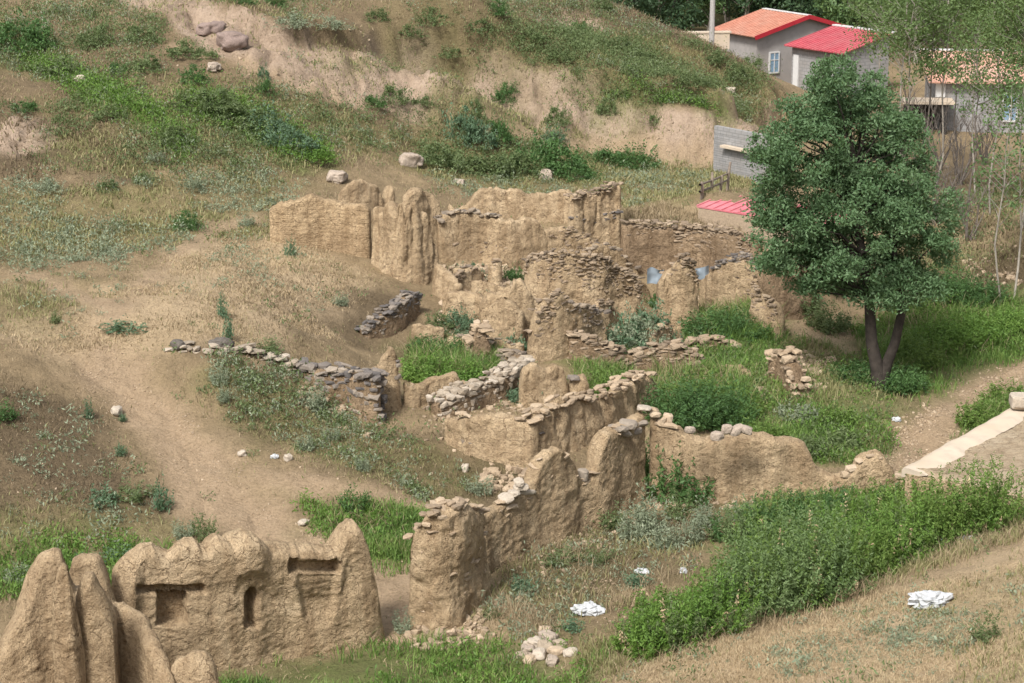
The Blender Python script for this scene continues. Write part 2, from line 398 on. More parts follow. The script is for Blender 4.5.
M = {}
M['mud'] = mud_mat("sun_dried_mud", (0.335, 0.245, 0.15), (0.495, 0.37, 0.232), (0.60, 0.465, 0.305))
M['mud_brick'] = mud_mat("mud_brick_wall", (0.34, 0.243, 0.145), (0.475, 0.348, 0.21), (0.56, 0.42, 0.262), 0.3)
M['mud_dark'] = mud_mat("dark_brown_mud", (0.20, 0.14, 0.09), (0.30, 0.215, 0.135), (0.40, 0.295, 0.19))  # same mud in a darker brown tone, for wall cores and the rear walls
M['stone'] = rock_mat("field_stone", [(0.10, 0.085, 0.075), (0.19, 0.155, 0.12), (0.30, 0.24, 0.175), (0.37, 0.31, 0.235)])
M['stone_mud'] = rock_mat("mud_coated_stone", [(0.20, 0.155, 0.11), (0.31, 0.235, 0.16), (0.39, 0.30, 0.205), (0.45, 0.36, 0.265)])
M['stone_band'] = rock_mat("weathered_course_stone", [(0.12, 0.095, 0.07), (0.21, 0.16, 0.112), (0.30, 0.23, 0.16), (0.40, 0.315, 0.225)])
M['stone_grey'] = rock_mat("blue_grey_stone", [(0.075, 0.07, 0.068), (0.14, 0.125, 0.115), (0.23, 0.195, 0.16), (0.34, 0.285, 0.22)])
M['stone_pale'] = rock_mat("pale_stone", [(0.24, 0.195, 0.145), (0.34, 0.285, 0.22), (0.47, 0.41, 0.335)])
M['stone_tan'] = rock_mat("tan_boulder_stone", [(0.26, 0.205, 0.155), (0.34, 0.275, 0.215), (0.42, 0.35, 0.285)], 2.5, 0.9)
M['stone_purple'] = rock_mat("purple_brown_stone", [(0.15, 0.105, 0.09), (0.21, 0.155, 0.135), (0.28, 0.215, 0.185)], 2.0, 0.9)
M['stone_dark'] = rock_mat("dark_stone", [(0.035, 0.033, 0.034), (0.08, 0.075, 0.07), (0.14, 0.12, 0.10)])
M['bark'] = plain_mat("dark_bark", (0.04, 0.032, 0.026), 0.9, 0.4, 5, 0.8)
M['bark_pale'] = plain_mat("pale_bark", (0.27, 0.24, 0.20), 0.9, 0.35, 3, 0.5)
M['bark_red'] = plain_mat("bare_twig", (0.14, 0.118, 0.10), 0.9, 0.3, 3, 0.4)
M['leaf_tree'] = leaf_mat("willow_leaf", [(0.055, 0.105, 0.045), (0.09, 0.165, 0.072), (0.135, 0.22, 0.105), (0.20, 0.285, 0.155)], 0.38)
M['leaf_dark'] = leaf_mat("dark_bush_leaf", [(0.039, 0.082, 0.029), (0.070, 0.141, 0.043), (0.107, 0.193, 0.062)])
M['leaf_mid'] = leaf_mat("olive_bush_leaf", [(0.072, 0.103, 0.043), (0.122, 0.165, 0.066), (0.184, 0.228, 0.104)])
M['leaf_bright'] = leaf_mat("fresh_leaf", [(0.065, 0.136, 0.027), (0.122, 0.222, 0.042), (0.190, 0.291, 0.065)])
M['leaf_sage'] = leaf_mat("sage_leaf", [(0.137, 0.167, 0.106), (0.231, 0.268, 0.177), (0.352, 0.389, 0.267)])
M['leaf_blue'] = leaf_mat("blue_green_leaf", [(0.07, 0.125, 0.072), (0.115, 0.185, 0.105), (0.18, 0.26, 0.16)])
M['leaf_far'] = leaf_mat("poplar_leaf", [(0.064, 0.112, 0.043), (0.106, 0.179, 0.066), (0.167, 0.252, 0.094)])
M['leaf_fardark'] = leaf_mat("far_dark_leaf", [(0.033, 0.064, 0.033), (0.056, 0.103, 0.049), (0.092, 0.142, 0.068)])
M['leaf_sapling'] = leaf_mat("young_leaf", [(0.06, 0.10, 0.032), (0.10, 0.155, 0.05), (0.16, 0.215, 0.085)])
M['grass'] = leaf_mat("green_grass", [(0.05, 0.085, 0.02), (0.070, 0.132, 0.031), (0.126, 0.219, 0.049), (0.193, 0.279, 0.075), (0.296, 0.309, 0.122)], 0.25)
M['grass_dry'] = leaf_mat("straw_grass", [(0.185, 0.138, 0.082), (0.275, 0.208, 0.128), (0.36, 0.282, 0.18), (0.155, 0.15, 0.072)], 0.12, 0.85)
M['grass_straw'] = leaf_mat("bleached_grass", [(0.27, 0.195, 0.115), (0.38, 0.285, 0.17), (0.47, 0.37, 0.235), (0.20, 0.185, 0.09)], 0.12, 0.85)
M['grass_brown'] = leaf_mat("dead_herb", [(0.085, 0.064, 0.04), (0.14, 0.105, 0.063), (0.21, 0.155, 0.095), (0.10, 0.10, 0.045)], 0.1, 0.85)
M['grass_olive'] = leaf_mat("olive_grass", [(0.125, 0.125, 0.050), (0.195, 0.195, 0.081), (0.291, 0.265, 0.133), (0.399, 0.323, 0.184)], 0.2, 0.7)
M['plastic'] = plain_mat("white_plastic", (0.43, 0.44, 0.445), 0.35, 0.04, 4, 0.1)
M['plastic_blue'] = plain_mat("pale_blue_sheet", (0.22, 0.26, 0.295), 0.5, 0.1, 3, 0.1)
M['block'] = plain_mat("grey_block", (0.27, 0.265, 0.26), 0.9, 0.18, 4, 0.4, dirt=(0.21, 0.18, 0.15))
M['render'] = plain_mat("grey_render", (0.30, 0.28, 0.265), 0.9, 0.15, 2, 0.3, dirt=(0.22, 0.19, 0.16))
M['white'] = plain_mat("white_paint", (0.52, 0.515, 0.50), 0.6, 0.06, 5, 0.1)
M['glass'] = plain_mat("window_glass", (0.18, 0.27, 0.36), 0.12, 0.2, 2, 0.0)
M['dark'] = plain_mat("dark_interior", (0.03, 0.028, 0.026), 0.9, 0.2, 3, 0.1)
M['wood'] = plain_mat("weathered_wood", (0.20, 0.16, 0.125), 0.85, 0.3, 8, 0.4)
M['metal'] = plain_mat("pole_concrete", (0.33, 0.31, 0.29), 0.8, 0.12, 4, 0.2)
def block_mat(name, c, dirt):
    m = plain_mat(name, c, 0.9, 0.2, 4, 0.4, dirt=dirt); n = m.node_tree; L = n.links; b = n.nodes["Principled BSDF"]
    sp = n.nodes.new("ShaderNodeSeparateXYZ"); L.new(wpos(n), sp.inputs[0]); cb = n.nodes.new("ShaderNodeCombineXYZ")
    L.new(math_(n, 'SUBTRACT', sp.outputs[0], math_(n, 'MULTIPLY', sp.outputs[1], .6)), cb.inputs[0]); L.new(sp.outputs[2], cb.inputs[1])
    t = n.nodes.new("ShaderNodeTexBrick"); L.new(cb.outputs[0], t.inputs["Vector"]); t.inputs["Scale"].default_value = 1; t.inputs["Brick Width"].default_value = .42; t.inputs["Row Height"].default_value = .21; t.inputs["Mortar Size"].default_value = .02
    src = b.inputs["Base Color"].links[0].from_socket; L.new(mixc(n, math_(n, 'MULTIPLY', t.outputs["Fac"], .6), src, tuple(x * .55 for x in c)), b.inputs["Base Color"])
    return m
M['block'] = block_mat("grey_block", (0.27, 0.265, 0.26), (0.20, 0.175, 0.15))
def tin(name, c, dirt, ax):
    m = plain_mat(name, c, 0.55, 0.18, 2.2, 0.1, dirt=dirt); return m
M['roof_orange'] = tin("orange_tin_roof", (0.42, 0.185, 0.125), (0.38, 0.26, 0.20), 0)
M['roof_red'] = tin("red_tin_roof", (0.39, 0.07, 0.085), (0.34, 0.13, 0.13), 0)
M['roof_pink'] = tin("pink_tin_roof", (0.52, 0.15, 0.17), (0.48, 0.25, 0.25), 0)
M['roof_pale'] = tin("sun_bleached_roof", (0.50, 0.27, 0.19), (0.45, 0.34, 0.28), 0)
M['trim_red'] = plain_mat("dark_red_trim", (0.33, 0.02, 0.03), 0.5, 0.1, 2, 0.0)
M['roof_earth'] = mud_mat("earth_roof", (0.40, 0.31, 0.205), (0.48, 0.38, 0.26), (0.55, 0.45, 0.32))
M['lime'] = plain_mat("pale_lime_edge", (0.48, 0.40, 0.31), 0.9, 0.12, 3, 0.3, dirt=(0.42, 0.33, 0.22))

# ------------------------------------------------------------------ ground: zones, material, mesh
GREEN = [  # (traced outline, kind, strength)
 ([(85,78),(130,92),(195,140),(185,165),(120,112),(88,100)], 'lush', .8), ([(178,90),(240,95),(325,150),(330,165),(290,160),(225,125),(182,112)], 'lush', .9),
 ([(20,50),(60,62),(110,85),(95,100),(40,72)], 'lush', .8), ([(0,20),(50,40),(60,75),(0,70)], 'olive', .8),
 ([(-60,185),(120,180),(300,172),(300,192),(262,235),(180,240),(100,255),(0,262),(-60,262)], 'sage', .8), ([(-60,285),(50,280),(110,300),(60,322),(-60,325)], 'olive', .6),
 ([(50,100),(260,130),(320,172),(150,180),(40,160)], 'olive', .45),([(120,85),(330,110),(420,140),(330,168),(200,112)], 'olive', .8),
 ([(-60,545),(60,548),(150,540),(200,548),(150,590),(60,600),(-60,600)], 'lush', .8), ([(0,505),(120,500),(180,530),(60,545),(0,545)], 'olive', .7),
 ([(300,508),(370,505),(430,508),(425,575),(375,565),(310,525)], 'lush', .9), ([(205,375),(300,365),(380,430),(470,470),(500,490),(440,500),(330,470),(240,420)], 'olive', .75),
 ([(215,690),(230,668),(330,658),(390,645),(440,640),(520,650),(590,665),(560,700),(215,720)], 'lush', .85),
 ([(405,350),(440,343),(505,360),(500,385),(455,383),(410,372)], 'lush', 1.), ([(515,200),(440,180),(400,165),(420,150),(530,165),(660,150),(760,170),(750,190),(640,195),(560,190)], 'meadow', .9),
 ([(570,360),(630,350),(640,390),(610,400),(580,395)], 'lush', 1.), ([(690,310),(770,305),(790,340),(780,370),(690,360)], 'lush', 1.),
 ([(660,375),(740,375),(755,425),(660,425)], 'lush', 1.), ([(690,350),(800,340),(840,360),(900,375),(960,350),(1100,325),(1100,340),(1024,360),(975,372),(900,425),(865,465),(820,465),(760,440),(740,400),(690,380)], 'lush', .8),
 ([(850,330),(940,300),(1100,295),(1100,345),(1000,355),(930,365),(880,380)], 'lush', 1.), ([(960,420),(1000,390),(1024,382),(1100,380),(1024,412),(985,430),(950,440)], 'lush', .9),
 ([(745,512),(800,497),(900,480),(1010,490),(1020,520),(930,545),(850,575),(760,610),(640,650),(590,665),(655,625),(715,585)], 'lush', .7), ([(500,560),(640,510),(700,520),(640,600),(560,640),(470,610)], 'olive', .5),
 ([(330,45),(480,75),(600,92),(720,110),(770,110),(770,80),(680,40),(600,35),(480,25),(400,30)], 'olive', .9), ([(560,80),(640,88),(720,105),(715,116),(620,100)], 'lush', .75), ([(350,60),(480,78),(620,95),(610,102),(470,90),(350,72)], 'olive', .9),
 ([(420,105),(510,110),(600,150),(660,150),(650,170),(560,178),(425,172)], 'olive', .9), ([(880,190),(1024,190),(1024,260),(900,270)], 'olive', .45),
 ([(560,155),(720,168),(750,180),(690,205),(640,215)], 'meadow', .7), ([(880,600),(1100,560),(1100,600),(960,640)], 'olive', .4), ([(950,640),(1100,620),(1100,690),(960,690)], 'olive', .35),
]
P_GREEN = [(plan(q), k, s) for q, k, s in GREEN]
m_lush = np.zeros(GX.shape); m_olive = np.zeros(GX.shape); m_sage = np.zeros(GX.shape)
for i, (q, k, s) in enumerate(P_GREEN):
    g = gmask(q, 1.6, 0.9, 60 + i) * s
    if k == 'lush': m_lush = np.maximum(m_lush, g)
    elif k == 'olive': m_olive = np.maximum(m_olive, g)
    else: m_sage = np.maximum(m_sage, g)
m_bare = np.maximum(m_track, m_road)
for i, q in enumerate(THIN): m_bare = np.maximum(m_bare, 0.85 * gmask(q, 0.7, 0.3, 90 + i, 1.3))
m_strw = np.maximum.reduce([gmask(plan(q), 2.0, 1.0, 120 + i) for i, q in enumerate([
    [(560,690),(700,640),(850,603),(1010,540),(1150,500),(1150,700)], [(200,245),(300,240),(370,285),(330,330),(240,345),(120,345),(0,342),(-60,335),(60,320),(150,280)],
    [(625,212),(760,218),(760,232),(625,226)], [(880,200),(1010,190),(1020,230),(940,250)], [(780,320),(860,325),(840,370),(790,350)], [(390,580),(480,580),(520,620),(430,650)]])])
P_BRN = [plan(q) for q in [
    [(-60,375),(50,380),(110,450),(170,510),(100,520),(-60,520)], [(210,285),(300,270),(400,300),(380,345),(260,345)], [(200,355),(290,362),(340,430),(270,440),(205,400)],
    [(330,425),(400,430),(470,440),(540,470),(490,500),(420,490),(340,460)], [(480,15),(700,40),(760,90),(640,75),(480,60)], [(0,100),(200,150),(300,170),(100,180),(0,180)], [(225,22),(300,44),(420,58),(480,78),(600,95),(720,112),(700,100),(600,84),(480,66),(300,30)],
    [(890,180),(1024,175),(1100,240),(1024,290),(900,300)], [(560,520),(690,515),(640,590),(560,620),(500,600)]]]
m_brn = np.maximum.reduce([gmask(q, 2.0, 1.2, 140 + i) for i, q in enumerate(P_BRN)] + [.6 * gmask(plan([(-60,-5),(600,0),(700,50),(770,90),(770,130),(420,130),(300,165),(-60,180)]), 3.0, 1.5, 170)])
m_far = np.clip((GY - 150) / 25, 0, 1)

def ground_material():
    m, n, b, L = _new("hillside_soil"); p = wpos(n)
    def attr(nm):
        a = n.nodes.new("ShaderNodeVertexColor"); a.layer_name = nm; s = n.nodes.new("ShaderNodeSeparateColor"); L.new(a.outputs[0], s.inputs[0]); return s.outputs
    A, B = attr("zone_a"), attr("zone_b")
    nb_ = noise(n, p, 0.35, 7, 0.68); nm = noise(n, p, 2.6, 6, 0.7); nf = noise(n, p, 13.0, 5, 0.75)
    r = ramp(n, [(0.28, (0.13, 0.096, 0.058)), (0.45, (0.21, 0.156, 0.092)), (0.6, (0.30, 0.224, 0.132)), (0.78, (0.24, 0.20, 0.11))]); L.new(mixc(n, 0.45, nb_.outputs[1], nm.outputs[1]), r.inputs[0])
    def rough_mask(a, k=0.55):  # break a zone's edge and inside with noise
        return math_(n, 'MULTIPLY', a, math_(n, 'ADD', math_(n, 'MULTIPLY', nm.outputs[0], 2.2 * k), 1.0 - 1.1 * k), True)
    c = r.outputs[0]
    c = mixc(n, math_(n, 'MULTIPLY', rough_mask(B[0]), 0.85), c, (0.105, 0.078, 0.048))
    c = mixc(n, math_(n, 'MULTIPLY', rough_mask(B[1]), 0.8), c, (0.43, 0.325, 0.205))
    rp = ramp(n, [(0.3, (0.19, 0.14, 0.10)), (0.48, (0.305, 0.228, 0.164)), (0.6, (0.39, 0.30, 0.225)), (0.75, (0.37, 0.27, 0.155))]); L.new(mixc(n, 0.5, nb_.outputs[1], nm.outputs[1]), rp.inputs[0])
    c = mixc(n, rough_mask(A[2], 0.25), c, rp.outputs[0])
    ro = ramp(n, [(0.35, (0.11, 0.10, 0.042)), (0.6, (0.19, 0.165, 0.075))]); L.new(nm.outputs[0], ro.inputs[0])
    c = mixc(n, math_(n, 'MULTIPLY', rough_mask(B[2]), 0.8), c, ro.outputs[0])
    rg = ramp(n, [(0.35, (0.06, 0.095, 0.022)), (0.62, (0.125, 0.155, 0.05))]); L.new(nm.outputs[0], rg.inputs[0])
    c = mixc(n, math_(n, 'MULTIPLY', rough_mask(A[0]), 0.9), c, rg.outputs[0])
    rb = ramp(n, [(0.3, (0.22, 0.158, 0.098)), (0.5, (0.325, 0.238, 0.152)), (0.72, (0.41, 0.31, 0.208))]); L.new(mixc(n, 0.5, nm.outputs[1], nf.outputs[1]), rb.inputs[0])
    c = mixc(n, rough_mask(A[1], 0.25), c, rb.outputs[0])
    r2 = ramp(n, [(0.28, (0.55, 0.53, 0.5)), (0.5, (1, 1, 1)), (0.74, (1.2, 1.18, 1.15))]); L.new(nf.outputs[0], r2.inputs[0])
    c = mixc(n, 0.75, c, r2.outputs[0], 'MULTIPLY')
    L.new(c, b.inputs["Base Color"]); b.inputs["Roughness"].default_value = 0.96; b.inputs["Specular IOR Level"].default_value = 0.12
    L.new(bump(n, nf.outputs[0], 0.8, 0.09, bump(n, nm.outputs[0], 0.6, 0.22)), b.inputs["Normal"])
    return m
M['ground'] = ground_material()

def build_ground():
    nx, ny = GX.shape
    V = np.stack([GX, GY, GZ], -1).reshape(-1, 3)
    i = np.arange(nx - 1)[:, None] * ny + np.arange(ny - 1)[None, :]
    Fq = np.stack([i, i + ny, i + ny + 1, i + 1], -1)
    ta = np.gradient(np.stack([GX, GY, GZ], -1), axis=0); tb = np.gradient(np.stack([GX, GY, GZ], -1), axis=1)
    N = np.cross(ta, tb); N /= np.linalg.norm(N, axis=-1)[..., None]; N = N.reshape(-1, 3)
    mid = lambda a: (a[:-1, :-1] + a[1:, 1:] + a[1:, :-1] + a[:-1, 1:]) / 4
    cx, cy = mid(GX), mid(GY)
    hill = sdist(np.array([(-130,66),(-30,69),(-12,76),(-3,80),(4,88),(12.5,92),(14,108),(9,126),(-18,170),(-130,170)], float), cx, cy) > 0
    tr = mid(gmask(P_TRACK, 0.9, 0.55, 3)) > 0.5; yd = mid(gmask(P_YARD, 0.6, 0.4, 4)) > 0.5; rd = mid(m_road) > 0.5
    mtn = cy > 215
    owner = np.zeros(cx.shape, int); owner[hill] = 1; owner[mtn] = 2; owner[tr] = 3; owner[yd] = 4; owner[rd] = 5
    za = np.stack([np.maximum(m_lush, 0.75 * m_far) , m_bare, m_pink, np.ones(GX.shape)], -1).reshape(-1, 4)
    zb = np.stack([m_brn, m_strw, np.maximum(m_olive, 0.9 * m_sage), np.ones(GX.shape)], -1).reshape(-1, 4)
    for k, (nm, lb, ct) in enumerate([("ground", "dry straw coloured ground around the ruined walls", "ground"), ("hillside", "brown scrub hillside with a bare eroded bank", "hillside"),
                             ("mountain", "green slope far beyond the woods", "mountain"), ("dirt_track", "bare tan dirt track coming down the slope", "dirt track"),
                             ("footpath", "bare earth path between two mud ruins", "footpath"), ("dirt_road", "stony dirt road beside the grassy bank", "dirt road")]):
        f = Fq[owner == k]
        u, inv = np.unique(f, return_inverse=True)
        me = mesh_np(nm, [(V[u], inv.reshape(f.shape), 0)], True, [M['ground']])
        for ln, arr in (("zone_a", za), ("zone_b", zb)):
            a = me.color_attributes.new(ln, 'FLOAT_COLOR', 'POINT'); a.data.foreach_set("color", arr[u].astype(np.float32).ravel())
        me.normals_split_custom_set_from_vertices(N[u].tolist())
        tag(link(nm, me), lb, ct, kind="structure")
build_ground()

# ------------------------------------------------------------------ shape generators
def _ico(sub):
    import bmesh
    bm = bmesh.new(); bmesh.ops.create_icosphere(bm, subdivisions=sub, radius=1.0)
    v = np.array([q.co[:] for q in bm.verts]); f = np.array([[w.index for w in q.verts] for q in bm.faces]); bm.free()
    return v, f
ICO1, ICO2, ICO3 = _ico(1), _ico(2), _ico(4)
def stones(C, Sz, rng, yaw=None, tilt=0.15, sub=1, mi=0, block=0.55, jit=0.14):
    """many small blocky stones: centres, half sizes -> one part"""
    v, f = (ICO1, ICO2)[sub - 1]
    b = np.sign(v) * np.abs(v) ** block
    n, k = len(C), len(v)
    P = b[None] * (1 + rng.uniform(-jit, jit, (n, k, 3))) * np.asarray(Sz)[:, None, :]
    a = rng.uniform(0, 6.28, n) if yaw is None else np.asarray(yaw)
    ca, sa = np.cos(a)[:, None], np.sin(a)[:, None]
    tx, ty = rng.normal(0, tilt, (2, n))
    P[..., 2] += P[..., 0] * tx[:, None] + P[..., 1] * ty[:, None]
    X = P[..., 0] * ca - P[..., 1] * sa; Yy = P[..., 0] * sa + P[..., 1] * ca
    P = np.stack([X, Yy, P[..., 2]], -1) + np.asarray(C)[:, None, :]
    F = f[None] + (np.arange(n) * k)[:, None, None]
    return P.reshape(-1, 3), F.reshape(-1, 3), mi
def boulder(size, seed, rough=0.28, block=0.75, mi=0):
    v, f = ICO3
    b = np.sign(v) * np.abs(v) ** block
    d = 1 + rough * fbm(v[:, 0] * 1.3 + seed, v[:, 1] * 1.3, v[:, 2] * 1.3, 4, seed) 
    return b * d[:, None] * np.asarray(size), f, mi
def box(c, s, yaw=0.0, mi=0, pitch=0.0):
    v = np.array([[x, y, z] for x in (-.5, .5) for y in (-.5, .5) for z in (-.5, .5)]) * np.asarray(s)
    ca, sa = math.cos(yaw), math.sin(yaw)
    v = np.c_[v[:, 0] * ca - v[:, 1] * sa, v[:, 0] * sa + v[:, 1] * ca, v[:, 2]] + np.asarray(c)
    return v, np.array([[0, 1, 3, 2], [4, 6, 7, 5], [0, 4, 5, 1], [2, 3, 7, 6], [0, 2, 6, 4], [1, 5, 7, 3]]), mi
def slab4(q, th, mi=0):
    """a sheet with thickness from four corner points (top side)"""
    q = np.array(q, float); n = np.cross(q[1] - q[0], q[3] - q[0]); n /= np.linalg.norm(n)
    if n[2] < 0: n = -n
    v = np.r_[q, q - n * th]
    return v, np.array([[0, 1, 2, 3], [7, 6, 5, 4], [0, 4, 5, 1], [1, 5, 6, 2], [2, 6, 7, 3], [3, 7, 4, 0]]), mi
def tube(P, R, k=8, mi=0):
    P = np.array(P, float); R = np.broadcast_to(np.asarray(R, float), (len(P),))
    t = np.gradient(P, axis=0); t /= np.linalg.norm(t, axis=1)[:, None] + 1e-9
    ref = np.where(np.abs(t[:, 2:3]) > 0.9, [[1, 0, 0]], [[0, 0, 1]])
    a = np.cross(t, ref); a /= np.linalg.norm(a, axis=1)[:, None]; b = np.cross(t, a)
    th = np.arange(k) / k * 2 * np.pi
    V = P[:, None] + R[:, None, None] * (np.cos(th)[None, :, None] * a[:, None] + np.sin(th)[None, :, None] * b[:, None])
    i = np.arange(len(P) - 1)[:, None] * k + np.arange(k)[None]; j = np.arange(len(P) - 1)[:, None] * k + (np.arange(k)[None] + 1) % k
    F = np.stack([i, j, j + k, i + k], -1).reshape(-1, 4)
    return V.reshape(-1, 3), F, mi
def rand_dirs(n, rng):
    v = rng.normal(size=(n, 3)); return v / np.linalg.norm(v, axis=1)[:, None]
def leaves(C, L, Wd, rng, axis=None, mi=0):
    """diamond leaves at the points C; L, Wd length and width (scalars or arrays)"""
    n = len(C)
    d = rand_dirs(n, rng) if axis is None else axis
    q = np.cross(d, rand_dirs(n, rng)); q /= np.linalg.norm(q, axis=1)[:, None] + 1e-9
    L = np.broadcast_to(L, (n,))[:, None] / 2; Wd = np.broadcast_to(Wd, (n,))[:, None] / 2
    V = np.stack([C - d * L, C + q * Wd - d * L * .1, C + d * L, C - q * Wd - d * L * .1], 1).reshape(-1, 3)
    return V, np.arange(n * 4).reshape(-1, 4), mi
def blades(B, h, w, rng, lean=0.35, mi=0):
    n = len(B); h = np.minimum(np.broadcast_to(h, (n,)), 2.0 * np.median(h)); w = np.broadcast_to(w, (n,))
    a = rng.uniform(0, 6.283, n); p = np.stack([np.cos(a), np.sin(a), np.zeros(n)], -1) * (w / 2)[:, None]
    l = rng.normal(0, lean, (n, 2)) * h[:, None]
    tip = B + np.c_[l, h * (1 - 0.15 * rng.random(n))]
    midp = B + np.c_[l * 0.3, h * 0.55]
    V = np.stack([B - p, B + p, midp + p * .8, tip, midp - p * .8], 1).reshape(-1, 3)
    T = np.array([[0, 1, 2], [0, 2, 4], [4, 2, 3]])
    return V, (np.arange(n)[:, None, None] * 5 + T[None]).reshape(-1, 3), mi

# ------------------------------------------------------------------ ruined walls
def smooth1(a, k):
    if k < 2: return a
    w = np.hanning(k + 2)[1:-1]; w /= w.sum()
    return np.convolve(np.pad(a, k, mode='edge'), w, 'same')[k:-k]
class Prof:
    """a wall's ground line and crest, traced as (px, base py, top py); optional fixed distance per point"""
    def __init__(s, pts, ds=0.08, dY=None, sm=0.25):
        B, T = [], []
        for q in pts:
            b = at(q[0], q[1])
            if len(q) > 3:                       # distance given: the foot is hidden, stand it on the ground there
                Y = q[3]; b = np.array([sof(q[0], q[1]) * Y, Y, 0.0]); b[2] = float(H(b[0], b[1]))
            B.append(b); T.append(CAMZ - rof(q[2]) * b[1])
        B = np.array(B); T = np.array(T)
        L = np.r_[0, np.cumsum(np.hypot(*np.diff(B[:, :2], axis=0).T))]
        n = max(int(L[-1] / ds) + 1, 6); u = np.linspace(0, L[-1], n)
        k = max(int(sm / (L[-1] / n)), 1)
        s.u, s.L = u, L[-1]
        kk = max(int(.55 / (L[-1] / n)), 1) if L[-1] > 1.5 else k
        s.x = smooth1(np.interp(u, L, B[:, 0]), kk); s.y = smooth1(np.interp(u, L, B[:, 1]), kk)
        s.zt = smooth1(np.interp(u, L, T), max(k // 3, 1))
        s.px = np.interp(u, L, [q[0] for q in pts])
        s.zg = H(s.x, s.y)
        t = np.gradient(np.c_[s.x, s.y], axis=0); t /= np.linalg.norm(t, axis=1)[:, None] + 1e-9
        nn = np.c_[-t[:, 1], t[:, 0]]
        if np.mean((nn * np.c_[s.x, s.y]).sum(1)) < 0: nn = -nn
        s.n, s.t = nn, t
        s.base = np.array([s.x.mean(), s.y.mean(), s.zg.mean()])
    def at_px(s, px): return int(np.argmin(np.abs(s.px - px)))

def wall_geo(p, thick, seed, ds=0.08, jag=0.08, rough=0.06, flute=0.05, batter=0.12, carve=None, round_=0.26, shrink=0.0, endr=0.22, bulge=None):
    u = p.u; N = len(u); thick = thick * .86
    zt = p.zt - 0.17 * thick + .022 * fbm(u * 13, seed * 1.7, 0, 2, seed + 6) + jag * fbm(u * 1.6 + seed, seed * 3.1, 0, 2, seed) + 0.5 * jag * fbm(u * 5 + seed, 1.7, 0, 2, seed + 3) - shrink
    zb = np.minimum(p.zg, H(p.x + p.n[:, 0] * thick, p.y + p.n[:, 1] * thick)) - 0.35
    zt = np.maximum(zt, zb + 0.42)
    T = thick * (1 + 0.18 * fbm(u * 0.9, seed, 0, 2, seed + 9))
    hmax = float((zt - zb).max()); nf = max(int(hmax / ds), 5); nb = max(nf // 3, 4); nk = 7
    c = np.minimum(T * round_, (zt - zb) * 0.5)
    off, zz, kind = [], [], []
    for i in range(nf):
        v = i / (nf - 1); off.append(-batter * (1 - v) * np.ones(N)); zz.append(zb + (zt - c - zb) * v); kind.append((-1, 0))
    for i in range(1, nk):
        a = math.pi * i / nk; off.append(T / 2 - T / 2 * math.cos(a)); zz.append(zt - c + c * math.sin(a)); kind.append((-math.cos(a), math.sin(a)))
    for i in range(nb):
        v = 1 - i / (nb - 1); off.append(T + batter * (1 - v)); zz.append(zb + (zt - c - zb) * v); kind.append((1, 0))
    off = np.array(off).T; zz = np.array(zz).T; kn = np.array(kind)          # (N, Mx)
    e = np.clip(np.minimum(u, p.L - u) / endr, 0, 1); sc = np.maximum(np.sqrt(np.maximum(1 - (1 - e) ** 2, 0)), 0.06)
    off = T[:, None] / 2 + (off - T[:, None] / 2) * sc[:, None]
    P = np.stack([p.x[:, None] + p.n[:, 0:1] * off, p.y[:, None] + p.n[:, 1:2] * off, zz], -1)
    x, y, z = P[..., 0], P[..., 1], P[..., 2]
    d = rough * fbm(x * 1.1, y * 1.1, z * 1.1, 3, seed + 20) + rough * 0.5 * fbm(x * 3.4, y * 3.4, z * 4.2, 3, seed + 30) + 0.014 * fbm(x * 9, y * 9, z * 14, 2, seed + 33)
    hv = np.clip((z - zb[:, None]) / np.maximum(zt - zb, .1)[:, None], 0, 1)
    if flute:
        fl = np.clip(vn(u[:, None] * 2.3 + 0.35 * vn(z * 1.2, u[:, None], 0, seed), z * 0.22, 0, seed + 40) - 0.05, 0, 1) + 0.5 * np.clip(vn(u[:, None] * 6.0, z * 0.35, 0, seed + 41), 0, 1)
        gr = (1 - np.abs(vn(u[:, None] * 1.9 + 0.3 * vn(z * 1.5, u[:, None], 0, seed + 5), z * 0.2, 0, seed + 42))) ** 7
        gr2 = (1 - np.abs(vn(u[:, None] * 4.6 + 0.3 * vn(z * 2.5, u[:, None], 0, seed + 6), z * 0.4, 0, seed + 43))) ** 6
        d = d - flute * (.5 * fl + 1.3 * gr + .6 * gr2) * (0.25 + 1.1 * hv) * .85
    if bulge is not None: d = d + bulge(p, u, z, zt)
    d = d * np.minimum(sc[:, None] * 1.4, 1)
    P[..., 0] += d * kn[None, :, 0] * p.n[:, 0:1]; P[..., 1] += d * kn[None, :, 0] * p.n[:, 1:2]; P[..., 2] += d * kn[None, :, 1] * 0.8
    if carve is not None:
        fx, fy = project(P[:, :nf])
        dep = carve(fx, fy)
        P[:, :nf, 0] += dep * p.n[:, 0:1]; P[:, :nf, 1] += dep * p.n[:, 1:2]
    Mx = P.shape[1]
    i = np.arange(N - 1)[:, None] * Mx + np.arange(Mx - 1)[None]
    F = np.stack([i, i + Mx, i + Mx + 1, i + 1], -1).reshape(-1, 4)
    if ((p.t[:, 0] * p.n[:, 1] - p.t[:, 1] * p.n[:, 0]).mean()) < 0: F = F[:, ::-1]
    caps = [np.arange(Mx), (N - 1) * Mx + np.arange(Mx)]
    return P.reshape(-1, 3), F, 0, [np.array([q]) for q in caps]

def wall_parts(p, thick, seed, mi=0, **k):
    V, F, _, caps = wall_geo(p, thick, seed, **k)
    return [(V, F, mi)] + [(V, c, mi) for c in caps]

